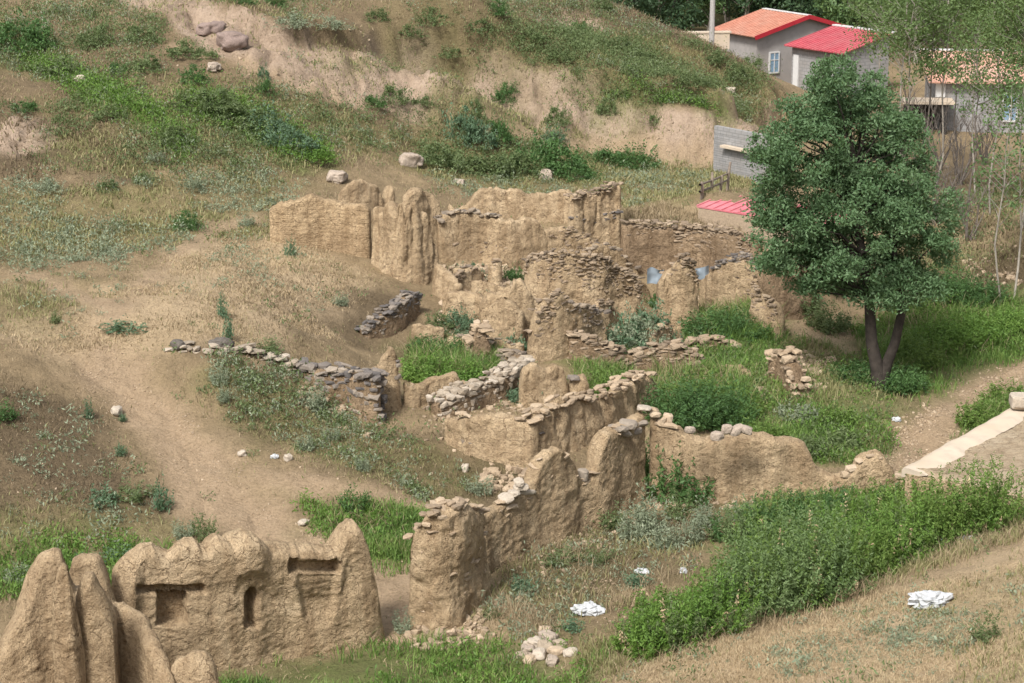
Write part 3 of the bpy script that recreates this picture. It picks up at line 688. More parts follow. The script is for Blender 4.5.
def course_stones(p, thick, rng, lo, hi, size=(0.15, 0.12, 0.05), rowh=0.11, sides='f', cover=0.95, mi=0, px=None, top=False, proud=0.0, emb=.82, inset=.2):
    """stones bedded along the face between heights lo and hi (fractions of the wall, or functions of u)"""
    C, Sz, Yw = [], [], []
    u = p.u
    h = p.zt - p.zg
    hm = float(h.max())
    yaw = np.arctan2(p.t[:, 1], p.t[:, 0])
    def put(uu, z, offs, s):
        i = int(np.clip(np.searchsorted(u, uu), 0, len(u) - 1))
        C.append((p.x[i] + p.n[i, 0] * offs, p.y[i] + p.n[i, 1] * offs, z)); Sz.append(s); Yw.append(yaw[i] + rng.normal(0, 0.12))
    for side in sides:
        z = 0.0
        while z < hm + 0.1:
            uu = rng.uniform(0, 0.2)
            while uu < p.L:
                i = int(np.clip(np.searchsorted(u, uu), 0, len(u) - 1))
                s = np.array(size) * rng.uniform(0.4, 1.4, 3) * rng.choice([.6, 1, 1.25])
                f = z / max(h[i], 0.05)
                l_ = lo(u[i]) if callable(lo) else lo; h_ = hi(u[i]) if callable(hi) else hi
                if l_ <= f <= h_ and inset <= uu <= p.L - inset and rng.random() < cover and (px is None or px[0] <= p.px[i] <= px[1]):
                    put(uu, p.zg[i] + z + rng.normal(0, 0.03), (-proud + s[1] * emb + rng.normal(0, .018)) if side == 'f' else thick + proud - s[1] * emb, s)
                uu += s[0] * 2 + rng.uniform(0.0, 0.03)
            z += rowh * rng.uniform(0.85, 1.15)
    if top:
        uu = inset * .6
        while uu < p.L - inset * .6:
            i = int(np.clip(np.searchsorted(u, uu), 0, len(u) - 1))
            if (px is None or px[0] <= p.px[i] <= px[1]):
                for o in np.arange(0.05, thick, 0.24):
                    if rng.random() < 0.62:
                        s = np.array(size) * rng.uniform(0.6, 1.5, 3); put(uu + rng.normal(0, .05), p.zt[i] + rng.uniform(-0.09, 0.03), o + rng.normal(0, .04), s)
            uu += size[0] * 1.7
    if not C: return None
    return stones(np.array(C), np.array(Sz), rng, np.array(Yw), 0.12, 1, mi)

# ------------------------------------------------------------------ the ruined village
RG = "ruined walls of the old village"
def mud_wall(label, pts, thick=0.55, seed=1, stonework=None, mat='mud', name='mud_wall', ds=0.09, cat='ruined wall', sm=0.18, **k):
    """thing > mud_body, stonework"""
    rng = np.random.default_rng(seed)
    ds = min(ds, .06); p = Prof(pts, ds, sm=sm)
    w = wall_parts(p, thick, seed, ds=ds, **k)
    if not stonework:
        return p, tag(solid(name, w, p.base, [M[mat]], None, True), label, cat, RG)
    r = root(name, p.base, label, cat, RG)
    solid('mud_body', w, p.base, [M[mat]], r, True)
    for s in stonework:
        s = dict(s); m = s.pop('mat', 'stone_mud'); lo, hi = s.pop('lo', 0.0), s.pop('hi', 1.0)
        if p.base[1] > 58:   # thin courses in the farther walls
            s['size'] = tuple(np.array(s.get('size', (.14, .11, .045))) * .8); s['rowh'] = .085; s['cover'] = min(1, s.get('cover', .8) * 1.25); m = 'stone_band' if m == 'stone_mud' else m
        g = course_stones(p, thick, rng, lo, hi, **s)
        if g is not None: solid('stone_coping' if lo > .5 else 'stone_footing' if hi < .5 else 'stone_course', [g], p.base, [M[m]], r, False)
    return p, r
def dry_wall(label, pts, thick=0.5, seed=1, mat='stone', core='mud_dark', size=(0.17, 0.14, 0.07), rowh=0.15, ds=0.1, cover=0.97, jag=0.1, cat='stone wall', name='stone_wall', sides='fb'):
    rng = np.random.default_rng(seed)
    p = Prof(pts, ds)
    w = wall_parts(p, thick * 0.86, seed, ds=max(ds, 0.12), jag=jag, flute=0, rough=0.03, shrink=0.05)
    g = course_stones(p, thick, rng, 0.0, 1.0, size=size, rowh=rowh, sides=sides, cover=cover, top=True, emb=.5, inset=0.05)
    return p, tag(solid(name, w + [(g[0], g[1], 1)], p.base, [M[core], M[mat]]), label, cat, RG)

# --- nearest ruin: wall with niches
def niche_carve(fx, fy):
    d = np.zeros(fx.shape)
    ss = lambda a, b, x: np.clip((x - a) / (b - a), 0, 1) ** 2 * (3 - 2 * np.clip((x - a) / (b - a), 0, 1))
    wob = 1.4 * vn(fx * 0.12, fy * 0.12, 0, 5)
    def rect(x0, x1, y0, y1, dep, e=1.2):
        return dep * ss(x0 - e, x0 + e, fx + wob) * (1 - ss(x1 - e, x1 + e, fx + wob)) * ss(y0 - e, y0 + e, fy + wob) * (1 - ss(y1 - e, y1 + e, fy + wob))
    d = np.maximum(d, rect(157, 187, 594, 626, 0.42, .8)); d = np.maximum(d, rect(138, 205, 586 , 594, 0.22, 1.6))
    arch = 588 + 6 * np.clip(np.abs(fx - 252) / 6.5, 0, 1.3) ** 2
    d = np.maximum(d, 0.45 * ss(-1.2, 1.2, fx + wob * .6 - 245.5) * (1 - ss(-1.2, 1.2, fx + wob * .6 - 259)) * ss(-1.2, 1.2, fy - arch) * (1 - ss(-1.2, 1.2, fy - 629)))
    d = np.maximum(d, rect(290, 342, 563, 575, 0.36, 1.2))
    wd = np.clip((fy - 575) / 60, 0, 1) * 12
    d = np.maximum(d, 0.17 * ss(-4, 4, fx - 297 - wd) * (1 - ss(-4, 4, fx - 340 + wd)) * ss(572, 578, fy) * (1 - ss(612, 634, fy)))
    return d
def crest_bulge(p, u, z, zt):
    v = np.clip(1 - (zt[:, None] - z) / 1.05, 0, 1)
    return 0.2 * np.minimum(v * 2.2, 1) * (0.55 + 0.8 * vn(u[:, None] * 1.35 + .3, z * 0.4, 0, 3)) * (v > 0)
mud_wall("long mud wall with a square niche and a slit niche under its knobbly crest",
    [(133,682,600),(137,681,572),(140,680,562),(144,679,554),(152,678,547),(160,677,545),(167,676,550),(173,675,552),(178,675,549),(185,674,543),(194,673,539),(203,672,541),(209,671,548),(213,670,548),(218,670,543),(225,669,538),(232,668,540),(237,667,545),(242,666,541),(252,665,537),(262,664,538),(268,662,544),(274,661,549),(284,659,546),(292,658,549),(305,656,551),(318,653,551),(328,652,552),(336,651,551),(341,650,548),(345,649,537),(349,648,526),(353,648,522),(360,647,522),(366,646,527),(371,645,541),(375,644,562),(380,643,596),(388,642,638)],
    0.66, 7, ds=0.032, jag=0.025, rough=0.032, flute=0.0, sm=.05, carve=niche_carve, bulge=crest_bulge, round_=0.3, endr=0.3, batter=0.05)
mud_wall("jagged mud wall with three rounded peaks at the near corner of the picture",
    [(-70,735,690),(-20,732,690),(0,730,667),(18,729,628),(34,727,606),(43,726,590),(48,725,566),(54,725,552),(64,724,546),(72,724,549),(78,723,562),(84,722,584),(94,722,590),(103,721,592),(112,720,600),(122,720,618)],
    0.6, 11, ds=0.034, jag=0.05, rough=0.04, flute=0.008, sm=.06, round_=0.4, endr=0.3, batter=0.35)
mud_wall("tall rounded mud stump standing behind the three peaked wall",
    [(72,690,585),(80,690,560),(90,690,554),(103,690,556),(112,690,580),(122,690,612)],
    0.5, 13, ds=0.036, jag=0.05, rough=0.04, flute=0.008, sm=.06, round_=0.4, endr=0.4)
mud_wall("thin mud wall ridge sloping down towards the viewer beside the niche wall",
    [(110,706,600),(122,709,601),(135,713,610),(146,718,632),(156,724,655),(163,731,690),(168,738,720)],
    0.45, 17, ds=0.036, jag=0.03, rough=0.04, flute=0.008, sm=.06, round_=0.8, endr=0.3, batter=0.2)
mud_wall("short rounded mud stub rising just in front of the niche wall foot",
    [(162,725,684),(168,725,672),(180,724,656),(195,724,648),(205,724,652),(212,724,664),(218,724,690)],
    0.5, 19, ds=0.036, jag=0.03, rough=0.04, flute=0.008, sm=.06, round_=0.9, endr=0.3)

mud_wall("blunt mud finger standing in front of the tall peaks at the near corner",
    [(80,738,640),(84,738,596),(89,738,579),(95,738,574),(101,738,577),(107,738,592),(113,738,630)], 0.5, 251, ds=0.036, jag=0.03, rough=0.045, flute=0.008, round_=0.6, sm=.06, endr=.3)
mud_wall("smaller mud finger leaning on the three peaked wall near the corner",
    [(56,742,640),(61,742,592),(67,742,568),(73,742,562),(79,742,568),(85,742,600),(90,742,650)], 0.45, 257, ds=0.036, jag=0.03, rough=0.045, flute=0.008, round_=0.6, sm=.06, endr=.3)

# --- the L shaped house ruin in the middle foreground
mud_wall("tall broken end pier of mud and flat stones beside the bare footpath",
    [(405,627,560),(412,628,530),(424,628,514),(436,628,509),(450,627,510),(462,622,503),(472,610,501),(484,598,507),(488,590,512)],
    0.7, 23, [dict(lo=0.55, hi=1.0, size=(0.15, 0.12, 0.04), rowh=0.17, cover=0.4, mat='stone_mud', top=True), dict(lo=0.05, hi=0.62, size=(0.2, 0.12, 0.03), rowh=0.17, cover=0.4, mat='stone_mud')],
    ds=0.05, rough=0.09, flute=0.05, jag=0.05)
pL, _ = mud_wall("long stepped mud wall with flat stone courses running back to the house corner",
    [(482,576,512),(489,571,511),(503,564,503),(517,557,492),(529,552,488),(536,549,478),(541,547,459),(552,542,450),(560,539,446),(568,536,449),(577,533,460),(584,530,477),(592,527,476),(597,525,468),(601,523,447),(609,518,431),(620,512,424),(631,506,420),(640,501,413),(648,496,410)],
    0.5, 29, [dict(lo=0.62, hi=1.0, size=(0.18, 0.11, 0.035), rowh=0.2, cover=0.4, px=(500, 600), mat='stone_mud'), dict(lo=0.6, hi=1.0, size=(0.16, 0.11, 0.045), rowh=0.2, cover=0.25, px=(598, 650), mat='stone_mud'), dict(lo=0.0, hi=0.13, size=(0.16, 0.14, 0.07), rowh=0.1, cover=0.6, mat='stone')],
    ds=0.045, rough=0.045, flute=0.02, jag=0.03, sm=.08)
mud_wall("low mud wall with a rounded end stepping down to a stone footing above the shrubs",
    [(646,496,412),(655,497,417),(664,498,420),(673,499,425),(682,500,432),(694,501,434),(706,501,436),(722,501,436),(738,500,434),(755,499,433),(773,498,436),(790,497,438),(800,496,442),(810,495,451),(817,494,467),(824,494,473),(832,494,475),(842,493,474),(850,493,470),(858,493,461),(867,492,453),(877,492,450),(884,492,455),(890,492,464),(898,492,476),(910,491,478),(921,491,480)],
    0.6, 31, [dict(lo=0.0, hi=0.3, size=(0.17, 0.12, 0.06), rowh=0.1, cover=0.55, mat='stone_mud'), dict(lo=0.6, hi=1.0, size=(0.2, 0.15, 0.07), rowh=0.14, cover=0.6, px=(838, 925), mat='stone_mud'), dict(lo=0.9, hi=1.05, size=(0.2, 0.16, 0.08), rowh=0.1, cover=0.5, px=(640, 668), top=True, mat='stone_mud')],
    ds=0.05, rough=0.045, flute=0.015, jag=0.025, sm=.1)

# --- the middle terrace
mud_wall("broad mud wall facing the dark weedy bank, undercut with stones along its foot",
    [(440,440,416),(456,448,417),(470,455,414),(488,460,413),(504,463,415),(520,466,418),(535,468,420)],
    0.55, 37, [dict(lo=0.0, hi=0.25, size=(0.2, 0.13, 0.06), rowh=0.13, cover=0.6, mat='stone'), dict(lo=.9, hi=1.0, cover=.3, mat='stone_mud')], ds=0.07, flute=0.06)
mud_wall("fluted mud wall topped with flat stones, leading back to the dark green thicket",
    [(530,468,420),(545,462,413),(556,457,405),(566,453,402),(578,448,397),(590,442,396),(602,437,395),(612,432,391),(622,427,386),(634,420,379),(646,413,373),(655,409,375),(660,407,381)],
    0.55, 41, [dict(lo=0.9, hi=1.0, size=(0.15, 0.12, 0.045), rowh=0.1, cover=0.5, top=True, mat='stone_mud', inset=.4), dict(lo=0.0, hi=0.85, size=(0.2, 0.12, 0.06), rowh=0.13, cover=0.55, px=(528, 546), mat='stone_grey')], ds=0.07, flute=0.10)
mud_wall("twin lobed mud slab standing in the middle courtyard",
    [(519,407,385),(524,407,369),(531,407,363),(538,407,362),(545,406,367),(551,406,366),(557,405,362),(564,405,365),(570,404,380),(573,404,384)],
    0.5, 43, ds=0.06, flute=0.07, jag=0.02)
mud_wall("narrow mud stub with a stone on top beside the twin lobed slab",
    [(570,404,384),(575,404,375),(582,404,374),(588,404,377),(592,404,392)], 0.5, 47, [dict(lo=.8, hi=1.0, cover=.6, mat='stone_grey', px=(568, 578), top=True)], ds=0.06, flute=0.05, jag=0.02)
mud_wall("pointed mud spike rising at the end of the dry stone retaining wall",
    [(371,408,368),(376,409,362),(382,410,358),(388,410,350),(393,410,341),(398,409,345),(401,408,362),(404,407,376)],
    0.55, 53, [dict(lo=0.0, hi=0.85, size=(0.14, 0.12, 0.07), rowh=0.14, cover=0.9, px=(399, 405), mat='stone_grey')], ds=0.055, flute=0.09, jag=0.03)
mud_wall("low wavy mud wall in front of the grassy courtyard",
    [(406,407,380),(414,407,385),(424,407,382),(432,407,377),(440,407,375),(449,407,371),(457,407,371),(464,407,378),(471,407,381)], 0.5, 59, ds=0.06, flute=0.09, jag=0.03)
dry_wall("wall of pale loose stones between the wavy mud wall and the twin lobed slab",
    [(438,418,402),(455,416,396),(470,412,388),(484,406,384),(497,402,380),(508,398,373),(520,392,366),(533,384,360)], 0.7, 61, 'stone_pale', size=(0.14, 0.12, 0.07), rowh=0.12, jag=0.15)
dry_wall("retaining wall of dark grey stones above the weedy slope",
    [(296,374,364),(306,380,367),(318,390,367),(330,399,368),(344,406,370),(358,415,373),(370,422,376),(381,424,379)], 0.6, 67, 'stone_grey', size=(0.19, 0.14, 0.075), rowh=0.14)
dry_wall("thin line of pale kerb stones along the track shoulder",
    [(165,351,347),(180,352,348),(200,352,348),(225,353,348),(240,354,349),(262,360,352),(282,367,359),(298,373,364)], 0.5, 71, 'stone_pale', size=(0.2, 0.16, 0.06), rowh=0.1)
dry_wall("sloping face of slanted stones below the fluted towers",
    [(363,338,330),(376,337,321),(388,335,312),(400,330,304),(410,322,297),(421,312,290)], 0.5, 73, 'stone_grey', size=(0.15, 0.12, 0.05), rowh=0.1)

# --- the courtyard houses
mud_wall("eroded mud wall with a rounded top above the grassy courtyard",
    [(440,316,298),(446,318,291),(454,320,288),(462,322,290),(470,324,289),(478,326,296),(483,328,304)], 0.5, 79, ds=0.07, flute=0.05)
mud_wall("broken mud wall with a notched crest below the window wall",
    [(478,334,305),(486,335,294),(497,336,292),(508,337,291),(514,338,279),(521,338,276),(527,339,284),(535,339,293),(543,340,298)], 0.5, 83, ds=0.07, flute=0.05, jag=0.07)
mud_wall("leaning mud slab joined to the notched wall",
    [(484,340,312),(492,342,301),(502,344,297),(515,345,301),(525,345,312)], 0.5, 87, ds=0.07, flute=0.04, mat='mud')
dry_wall("stubby stone and mud pier at the back of the grassy courtyard",
    [(469,366,350),(473,366,338),(480,365,325),(486,365,324),(491,364,335),(497,363,352),(501,363,358)], 0.6, 89, 'stone_mud', size=(0.17, 0.14, 0.06))
dry_wall("low dark stone wall between the stone pier and the rubble wall",
    [(496,368,354),(505,372,352),(515,376,353),(524,378,354),(531,380,357)], 0.5, 97, 'stone', size=(0.16, 0.13, 0.05))
mud_wall("stone laced gable corner rising in the centre of the ruins",
    [(531,362,352),(537,362,318),(542,361,304),(549,360,302),(556,359,292),(562,358,289),(568,357,297),(576,356,303),(588,354,306),(600,351,309),(609,349,312)], 0.55, 101,
    [dict(lo=0.0, hi=1.0, size=(0.13, 0.11, 0.045), rowh=0.1, cover=0.6, mat='stone_mud', px=(530, 566), top=True), dict(lo=0.55, hi=1.02, size=(0.13, 0.11, 0.045), rowh=0.1, cover=0.5, mat='stone', px=(566, 612), top=True)], ds=0.08)
dry_wall("curved low stone wall sweeping round the sage bushes",
    [(566,358,332),(580,361,335),(596,364,340),(612,367,345),(628,368,350),(640,369,352),(652,368,349),(662,368,344),(672,371,343),(686,374,347),(697,376,352)], 0.42, 103, 'stone_band', size=(0.15, 0.12, 0.045), rowh=0.085)
mud_wall("stone wall with a dark window hole and mud plaster patches",
    [(486,283,262),(494,284,255),(502,285,258)], 0.5, 105, [dict(lo=0.0, hi=1.0, cover=0.6, mat='stone_mud', size=(0.13, 0.11, 0.042))], ds=0.09)
mud_wall("long stone laced wall with crumbling top along the middle of the ruins",
    [(521,306,262),(530,310,256),(545,314,253),(560,318,252),(575,321,252),(590,324,254),(604,326,256),(616,327,264),(628,328,270),(638,328,276),(645,328,279)], 0.55, 107,
    [dict(lo=0.52, hi=1.03, size=(0.13, 0.11, 0.042), rowh=0.1, cover=0.6, mat='stone_mud', top=True)], ds=0.08, flute=0.05)
mud_wall("mud ridge wall with a scatter of stones on top behind the stone laced wall",
    [(588,275,252),(594,276,246),(604,276,243),(612,276,246),(620,277,250),(630,278,262),(642,280,270)], 0.5, 108, [dict(lo=.8, hi=1.02, cover=.6, mat='stone', top=True)], ds=0.09)

# --- the back row
mud_wall("long mud brick wall at the uphill edge of the ruins",
    [(267,240,207),(272,241,204),(278,242,199),(284,243,201),(292,244,198),(305,246,196),(314,247,192),(322,248,197),(334,250,199),(345,252,203),(356,255,202),(366,257,201),(373,259,206)],
    0.6, 109, mat='mud_brick', ds=0.09, flute=0.0, rough=0.04, jag=0.05)
mud_wall("deeply fluted mud tower wall with a ragged top",
    [(370,262,212),(373,264,204),(376,266,203),(379,268,211),(382,270,212),(385,272,200),(388,273,199),(391,275,212),(393,277,214),(396,278,200),(402,281,198),(405,281,212),(407,282,216),(410,282,203),(415,283,201),(418,283,197),(421,283,207),(425,283,213),(428,283,208),(431,283,222),(436,282,236),(441,280,250)],
    0.5, 113, ds=0.05, flute=0.16, rough=0.05, jag=0.05, sm=0.08)
mud_wall("tall pointed mud gable standing behind the fluted tower",
    [(404,250,206),(411,250,192),(418,250,188),(424,250,186),(431,250,187),(436,250,192),(440,250,199),(444,251,212),(450,252,226)], 0.6, 127, ds=0.09, flute=0.08)
mud_wall("rear mud wall with a doorway notch beyond the mud brick wall",
    [(338,222,196),(344,222,188),(350,222,182),(360,222,179),(368,222,177),(374,222,180),(379,222,182),(382,222,186),(384,222,200),(389,222,200),(391,222,187),(394,222,186),(398,222,196)], 0.5, 131, ds=0.09, flute=0.06)
mud_wall("rear house wall with a pale uneven mud crest",
    [(452,216,203),(458,216,207),(466,217,203),(474,218,194),(480,218,188),(492,219,186),(506,220,187),(518,221,188),(526,221,190),(536,222,191),(546,222,190),(558,222,189),(568,222,191),(574,222,194)],
    0.5, 137, ds=0.09, flute=0.05)
mud_wall("tall fluted side wall of the rear house with a band of dark stones",
    [(568,250,200),(574,250,195),(580,249,197),(587,248,192),(594,247,192),(602,246,188),(610,245,186),(617,244,183),(623,243,186)], 0.55, 139,
    [dict(lo=0.42, hi=0.58, size=(0.2, 0.12, 0.05), rowh=0.11, cover=0.9, mat='stone_grey'), dict(lo=0.9, hi=1.02, cover=0.4, mat='stone_mud', top=True)], ds=0.09, flute=0.12)
mud_wall("plastered wall with a rounded hump over bands of stone courses",
    [(440,262,222),(446,262,214),(456,263,212),(470,264,212),(484,265,214),(497,266,217),(506,267,221),(514,268,218),(524,268,216),(534,268,218),(544,268,225),(551,268,243)],
    0.55, 149, [dict(lo=0.0, hi=0.45, size=(0.14, 0.11, 0.042), rowh=0.1, cover=0.8, mat='stone_mud'), dict(lo=0.97, hi=1.05, size=(0.18, 0.14, 0.05), rowh=0.1, cover=0.6, px=(440, 498), mat='stone', top=True)], ds=0.09, flute=0.04)
mud_wall("stone coursed cross wall joining the humped wall to the fluted side wall",
    [(545,268,232),(556,268,228),(566,268,226),(578,268,230),(590,268,234),(600,267,240)], 0.5, 151, [dict(lo=0.0, hi=1.0, cover=0.55, mat='stone_mud', size=(0.13, 0.11, 0.042), rowh=0.1)], ds=0.09, flute=0.04)
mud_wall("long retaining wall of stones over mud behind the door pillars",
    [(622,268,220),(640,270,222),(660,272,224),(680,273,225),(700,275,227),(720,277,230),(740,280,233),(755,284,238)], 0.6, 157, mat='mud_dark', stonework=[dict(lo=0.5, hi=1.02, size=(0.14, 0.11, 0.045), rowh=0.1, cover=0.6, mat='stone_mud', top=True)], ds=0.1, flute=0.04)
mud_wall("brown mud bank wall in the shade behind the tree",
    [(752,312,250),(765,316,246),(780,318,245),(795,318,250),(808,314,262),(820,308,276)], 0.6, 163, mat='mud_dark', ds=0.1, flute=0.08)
mud_wall("tapering mud door pillar with stones set in its top",
    [(664,329,282),(668,329,266),(673,330,258),(680,330,256),(688,329,258),(695,328,264),(700,326,280)], 0.55, 167, [dict(lo=0.75, hi=1.02, cover=0.6, mat='stone_mud', top=True), dict(lo=0.0, hi=0.75, cover=0.5, px=(662, 669), mat='stone_mud')], ds=0.07, flute=0.06)
mud_wall("wide mud and stone pier with a dark stony cap above the tall grass",
    [(702,315,278),(708,315,270),(714,315,264),(722,314,260),(732,313,257),(742,313,254),(750,313,256),(755,314,266),(759,315,290)], 0.6, 173,
    [dict(lo=0.0, hi=0.9, cover=0.4, mat='stone_mud', size=(0.13, 0.11, 0.042)), dict(lo=0.9, hi=1.03, cover=0.9, mat='stone_grey', top=True)], ds=0.075, flute=0.04)
mud_wall("stepped stone stub descending towards the tree",
    [(746,332,284),(752,334,286),(758,336,294),(766,338,296),(772,340,302),(778,342,320)], 0.55, 179, [dict(lo=0.0, hi=1.02, cover=0.55, mat='stone_mud', size=(0.14, 0.11, 0.045))], ds=0.08, flute=0.02)
mud_wall("low earth hump of a fallen wall in the green hollow",
    [(716,378,372),(726,378,365),(736,379,363),(746,380,367),(756,382,375)], 0.9, 181, ds=0.08, flute=0.02, round_=0.9)
dry_wall("collapsed heap wall of pale stones near the tree",
    [(766,382,362),(772,382,352),(779,384,350),(785,388,360),(790,394,380),(796,400,392)], 0.6, 191, 'stone_mud', size=(0.16, 0.13, 0.06))
dry_wall("short stone footing beside the tall grass clump",
    [(690,350,340),(702,350,338),(716,350,338),(730,351,343),(738,352,347)], 0.4, 193, 'stone_mud')

mud_wall("plastered cross wall between the humped wall and the stone laced wall",
    [(470,298,282),(480,300,278),(492,302,280),(506,304,284),(518,306,288)], 0.4, 239, ds=0.07, flute=0.06)
mud_wall("low plastered wall ending at the large sage bush",
    [(574,340,322),(584,341,318),(596,342,320),(606,343,326)], 0.4, 241, ds=0.07, flute=0.05)
mud_wall("ragged plaster slab standing before the retaining wall",
    [(630,300,282),(638,300,276),(646,301,280),(652,302,290)], 0.4, 243, ds=0.07, flute=0.06)
mud_wall("knee high mud wall behind the grassy courtyard",
    [(410,336,326),(420,338,322),(432,341,322),(444,343,328)], 0.4, 247, ds=0.07, flute=0.05)
mud_wall("thin mud rib joining the rounded wall to the window wall",
    [(446,300,283),(452,296,276),(460,292,270),(468,289,268),(476,287,266),(484,285,266)], 0.4, 211, [dict(lo=0.5, hi=1.0, cover=.5, mat='stone_mud')], ds=0.07, flute=0.05)
mud_wall("low broken wall before the humped wall, half buried in rubble",
    [(452,280,268),(462,281,264),(474,282,266),(484,283,270)], 0.45, 213, [dict(lo=0.2, hi=1.0, cover=.6, mat='stone')], ds=0.07, flute=0.03)
mud_wall("short mud fin between the gable corner and the stone laced wall",
    [(586,336,318),(594,334,308),(602,332,301),(610,330,300),(616,329,306)], 0.4, 217, [dict(lo=0.6, hi=1.0, cover=.5, mat='stone_mud', top=True)], ds=0.07, flute=0.08)
mud_wall("slanting mud wall stub above the curved stone wall",
    [(652,352,338),(660,348,328),(668,344,322),(676,341,326)], 0.4, 219, [dict(lo=0.3, hi=1.0, cover=.5, mat='stone_mud')], ds=0.07, flute=0.05)
mud_wall("mud wall fragment with a crumbling end beside the twin lobed slab and stone pier",
    [(500,388,374),(507,388,366),(514,388,365),(519,389,372)], 0.4, 223, ds=0.06, flute=0.06)
mud_wall("long low mud wall hidden by rubble under the notched wall",
    [(444,348,336),(456,351,333),(470,353,335),(484,355,338),(498,357,340),(512,358,342),(526,360,344)], 0.4, 227, [dict(lo=0.4, hi=1.0, cover=.5, mat='stone')], ds=0.08, flute=0.05)
mud_wall("mud wall with fallen plaster between the two door pillars",
    [(697,308,282),(704,307,275),(712,306,272),(720,305,270)], 0.4, 229, ds=0.08, flute=0.05)
mud_wall("ragged mud wall running from the fluted tower down to the rounded wall",
    [(432,292,262),(438,296,266),(444,300,272),(450,306,280),(455,311,288)], 0.45, 233, ds=0.07, flute=0.08)

# ------------------------------------------------------------------ houses on the far terrace
def P3(px, py, Y):
    return np.array([sof(px, py) * Y, Y, CAMZ - rof(py) * Y])
class Frame:
    """local axes of a building: a along its front, b into its depth"""
    def __init__(s, o, yaw):
        s.o = np.array(o, float); s.yaw = yaw; s.a = np.array([math.cos(yaw), math.sin(yaw), 0]); s.b = np.array([-math.sin(yaw), math.cos(yaw), 0])
    def p(s, a, b, z): return s.o + s.a * a + s.b * b + np.array([0, 0, z])
    def box(s, a0, a1, b0, b1, z0, z1, mi=0): return box(s.p((a0 + a1) / 2, (b0 + b1) / 2, (z0 + z1) / 2), (a1 - a0, b1 - b0, z1 - z0), s.yaw, mi)
def prism(q, d, mi=0):
    """polygon q pushed along d"""
    q = np.array(q, float); n = len(q); v = np.r_[q, q + d]
    out = [(v, np.array([list(range(n))]), mi), (v, np.array([list(range(2 * n - 1, n - 1, -1))]), mi)]
    return out + [(v, np.array([[i, (i + 1) % n, (i + 1) % n + n, i + n] for i in range(n)]), mi)]
def tin_sheet(c00, c10, c11, c01, th=0.06, pitch=0.33, mi=0):
    """ribbed tin roof: ribs run from the c00-c10 eave up to the c01-c11 ridge"""
    c00, c10, c11, c01 = [np.array(c, float) for c in (c00, c10, c11, c01)]
    parts = [slab4([c00, c10, c11, c01], th, mi)]
    n = int(np.linalg.norm(c10 - c00) / pitch); up = np.array([0, 0, 0.035])
    for i in range(n + 1):
        t = i / max(n, 1); a = c00 + (c10 - c00) * t; b = c01 + (c11 - c01) * t
        w = (c10 - c00) / np.linalg.norm(c10 - c00) * 0.035
        parts.append(slab4([a - w + up, a + w + up, b + w + up, b - w + up], 0.05, mi))
    return parts
HG = "houses on the far terrace"
def window(f, r, a, z, w, h, side='front', fm='white', bpos=0.0):
    wn = solid('window', [f.box(a - w / 2, a + w / 2, bpos - 0.03, bpos + 0.03, z, z + h)] if side == 'front' else [f.box(bpos - 0.03, bpos + 0.03, a - w / 2, a + w / 2, z, z + h)], r.location, [M['glass']], r)
    t = 0.09; fr = []
    for (a0, a1, z0, z1) in ((a - w / 2 - t, a - w / 2, z - t, z + h + t), (a + w / 2, a + w / 2 + t, z - t, z + h + t), (a - w / 2, a + w / 2, z - t, z), (a - w / 2, a + w / 2, z + h, z + h + t), (a - .03, a + .03, z, z + h), (a - w / 2, a - .03, z + h * .62, z + h * .62 + .05), (a + .03, a + w / 2, z + h * .62, z + h * .62 + .05)):
        fr.append(f.box(a0, a1, bpos - 0.06, bpos + 0.045, z0, z1) if side == 'front' else f.box(bpos - 0.045, bpos + 0.06, a0, a1, z0, z1))
    fo = solid('frame', fr, (0, 0, 0), [M[fm]], wn); fo.data.transform(__import__('mathutils').Matrix.Translation(-r.location))
# gable house: gable front turned to the camera's right
o = P3(757, 36, 127.0); gz = 0.9; o = np.array([o[0], o[1], gz]); f = Frame(o, math.radians(28))
r = root("gable_house", o, "grey block house with a faded orange tin roof and a white window", "house", HG)
Wd, Ln, he, hr = 7.4, 4.3, 3.15, 4.15
gab = [f.p(0, 0, -1), f.p(Wd, 0, -1), f.p(Wd, 0, he - .02), f.p(Wd / 2, 0, hr - .06), f.p(0, 0, he - .02)]
solid('wall', prism(gab, f.b * Ln), o, [M['render']], r)
window(f, r, 1.35, 0.7, 0.62, 1.2, bpos=-0.04)
solid('roof', tin_sheet(f.p(-.45, -.4, he - .1), f.p(-.45, Ln + .3, he - .1), f.p(Wd / 2, Ln + .3, hr + .05), f.p(Wd / 2, -.4, hr + .05)) + tin_sheet(f.p(Wd + .45, -.4, he - .1), f.p(Wd + .45, Ln + .3, he - .1), f.p(Wd / 2 + .002, Ln + .3, hr + .05), f.p(Wd / 2 + .002, -.4, hr + .05)), o, [M['roof_orange']], r)
solid('ridge_cap', [slab4([f.p(Wd / 2 - .16, -.42, hr + .09), f.p(Wd / 2 + .16, -.42, hr + .09), f.p(Wd / 2 + .16, Ln + .3, hr + .09), f.p(Wd / 2 - .16, Ln + .3, hr + .09)], .05)], o, [M['white']], r)
for sgn, a0, a1 in ((1, -.47, Wd / 2), (-1, Wd + .47, Wd / 2)):
    solid('barge_board', [slab4([f.p(a0, -.46, he - .05), f.p(a0, -.41, he - .05), f.p(a1, -.41, hr + .1), f.p(a1, -.46, hr + .1)], .26)], o, [M['trim_red']], r)
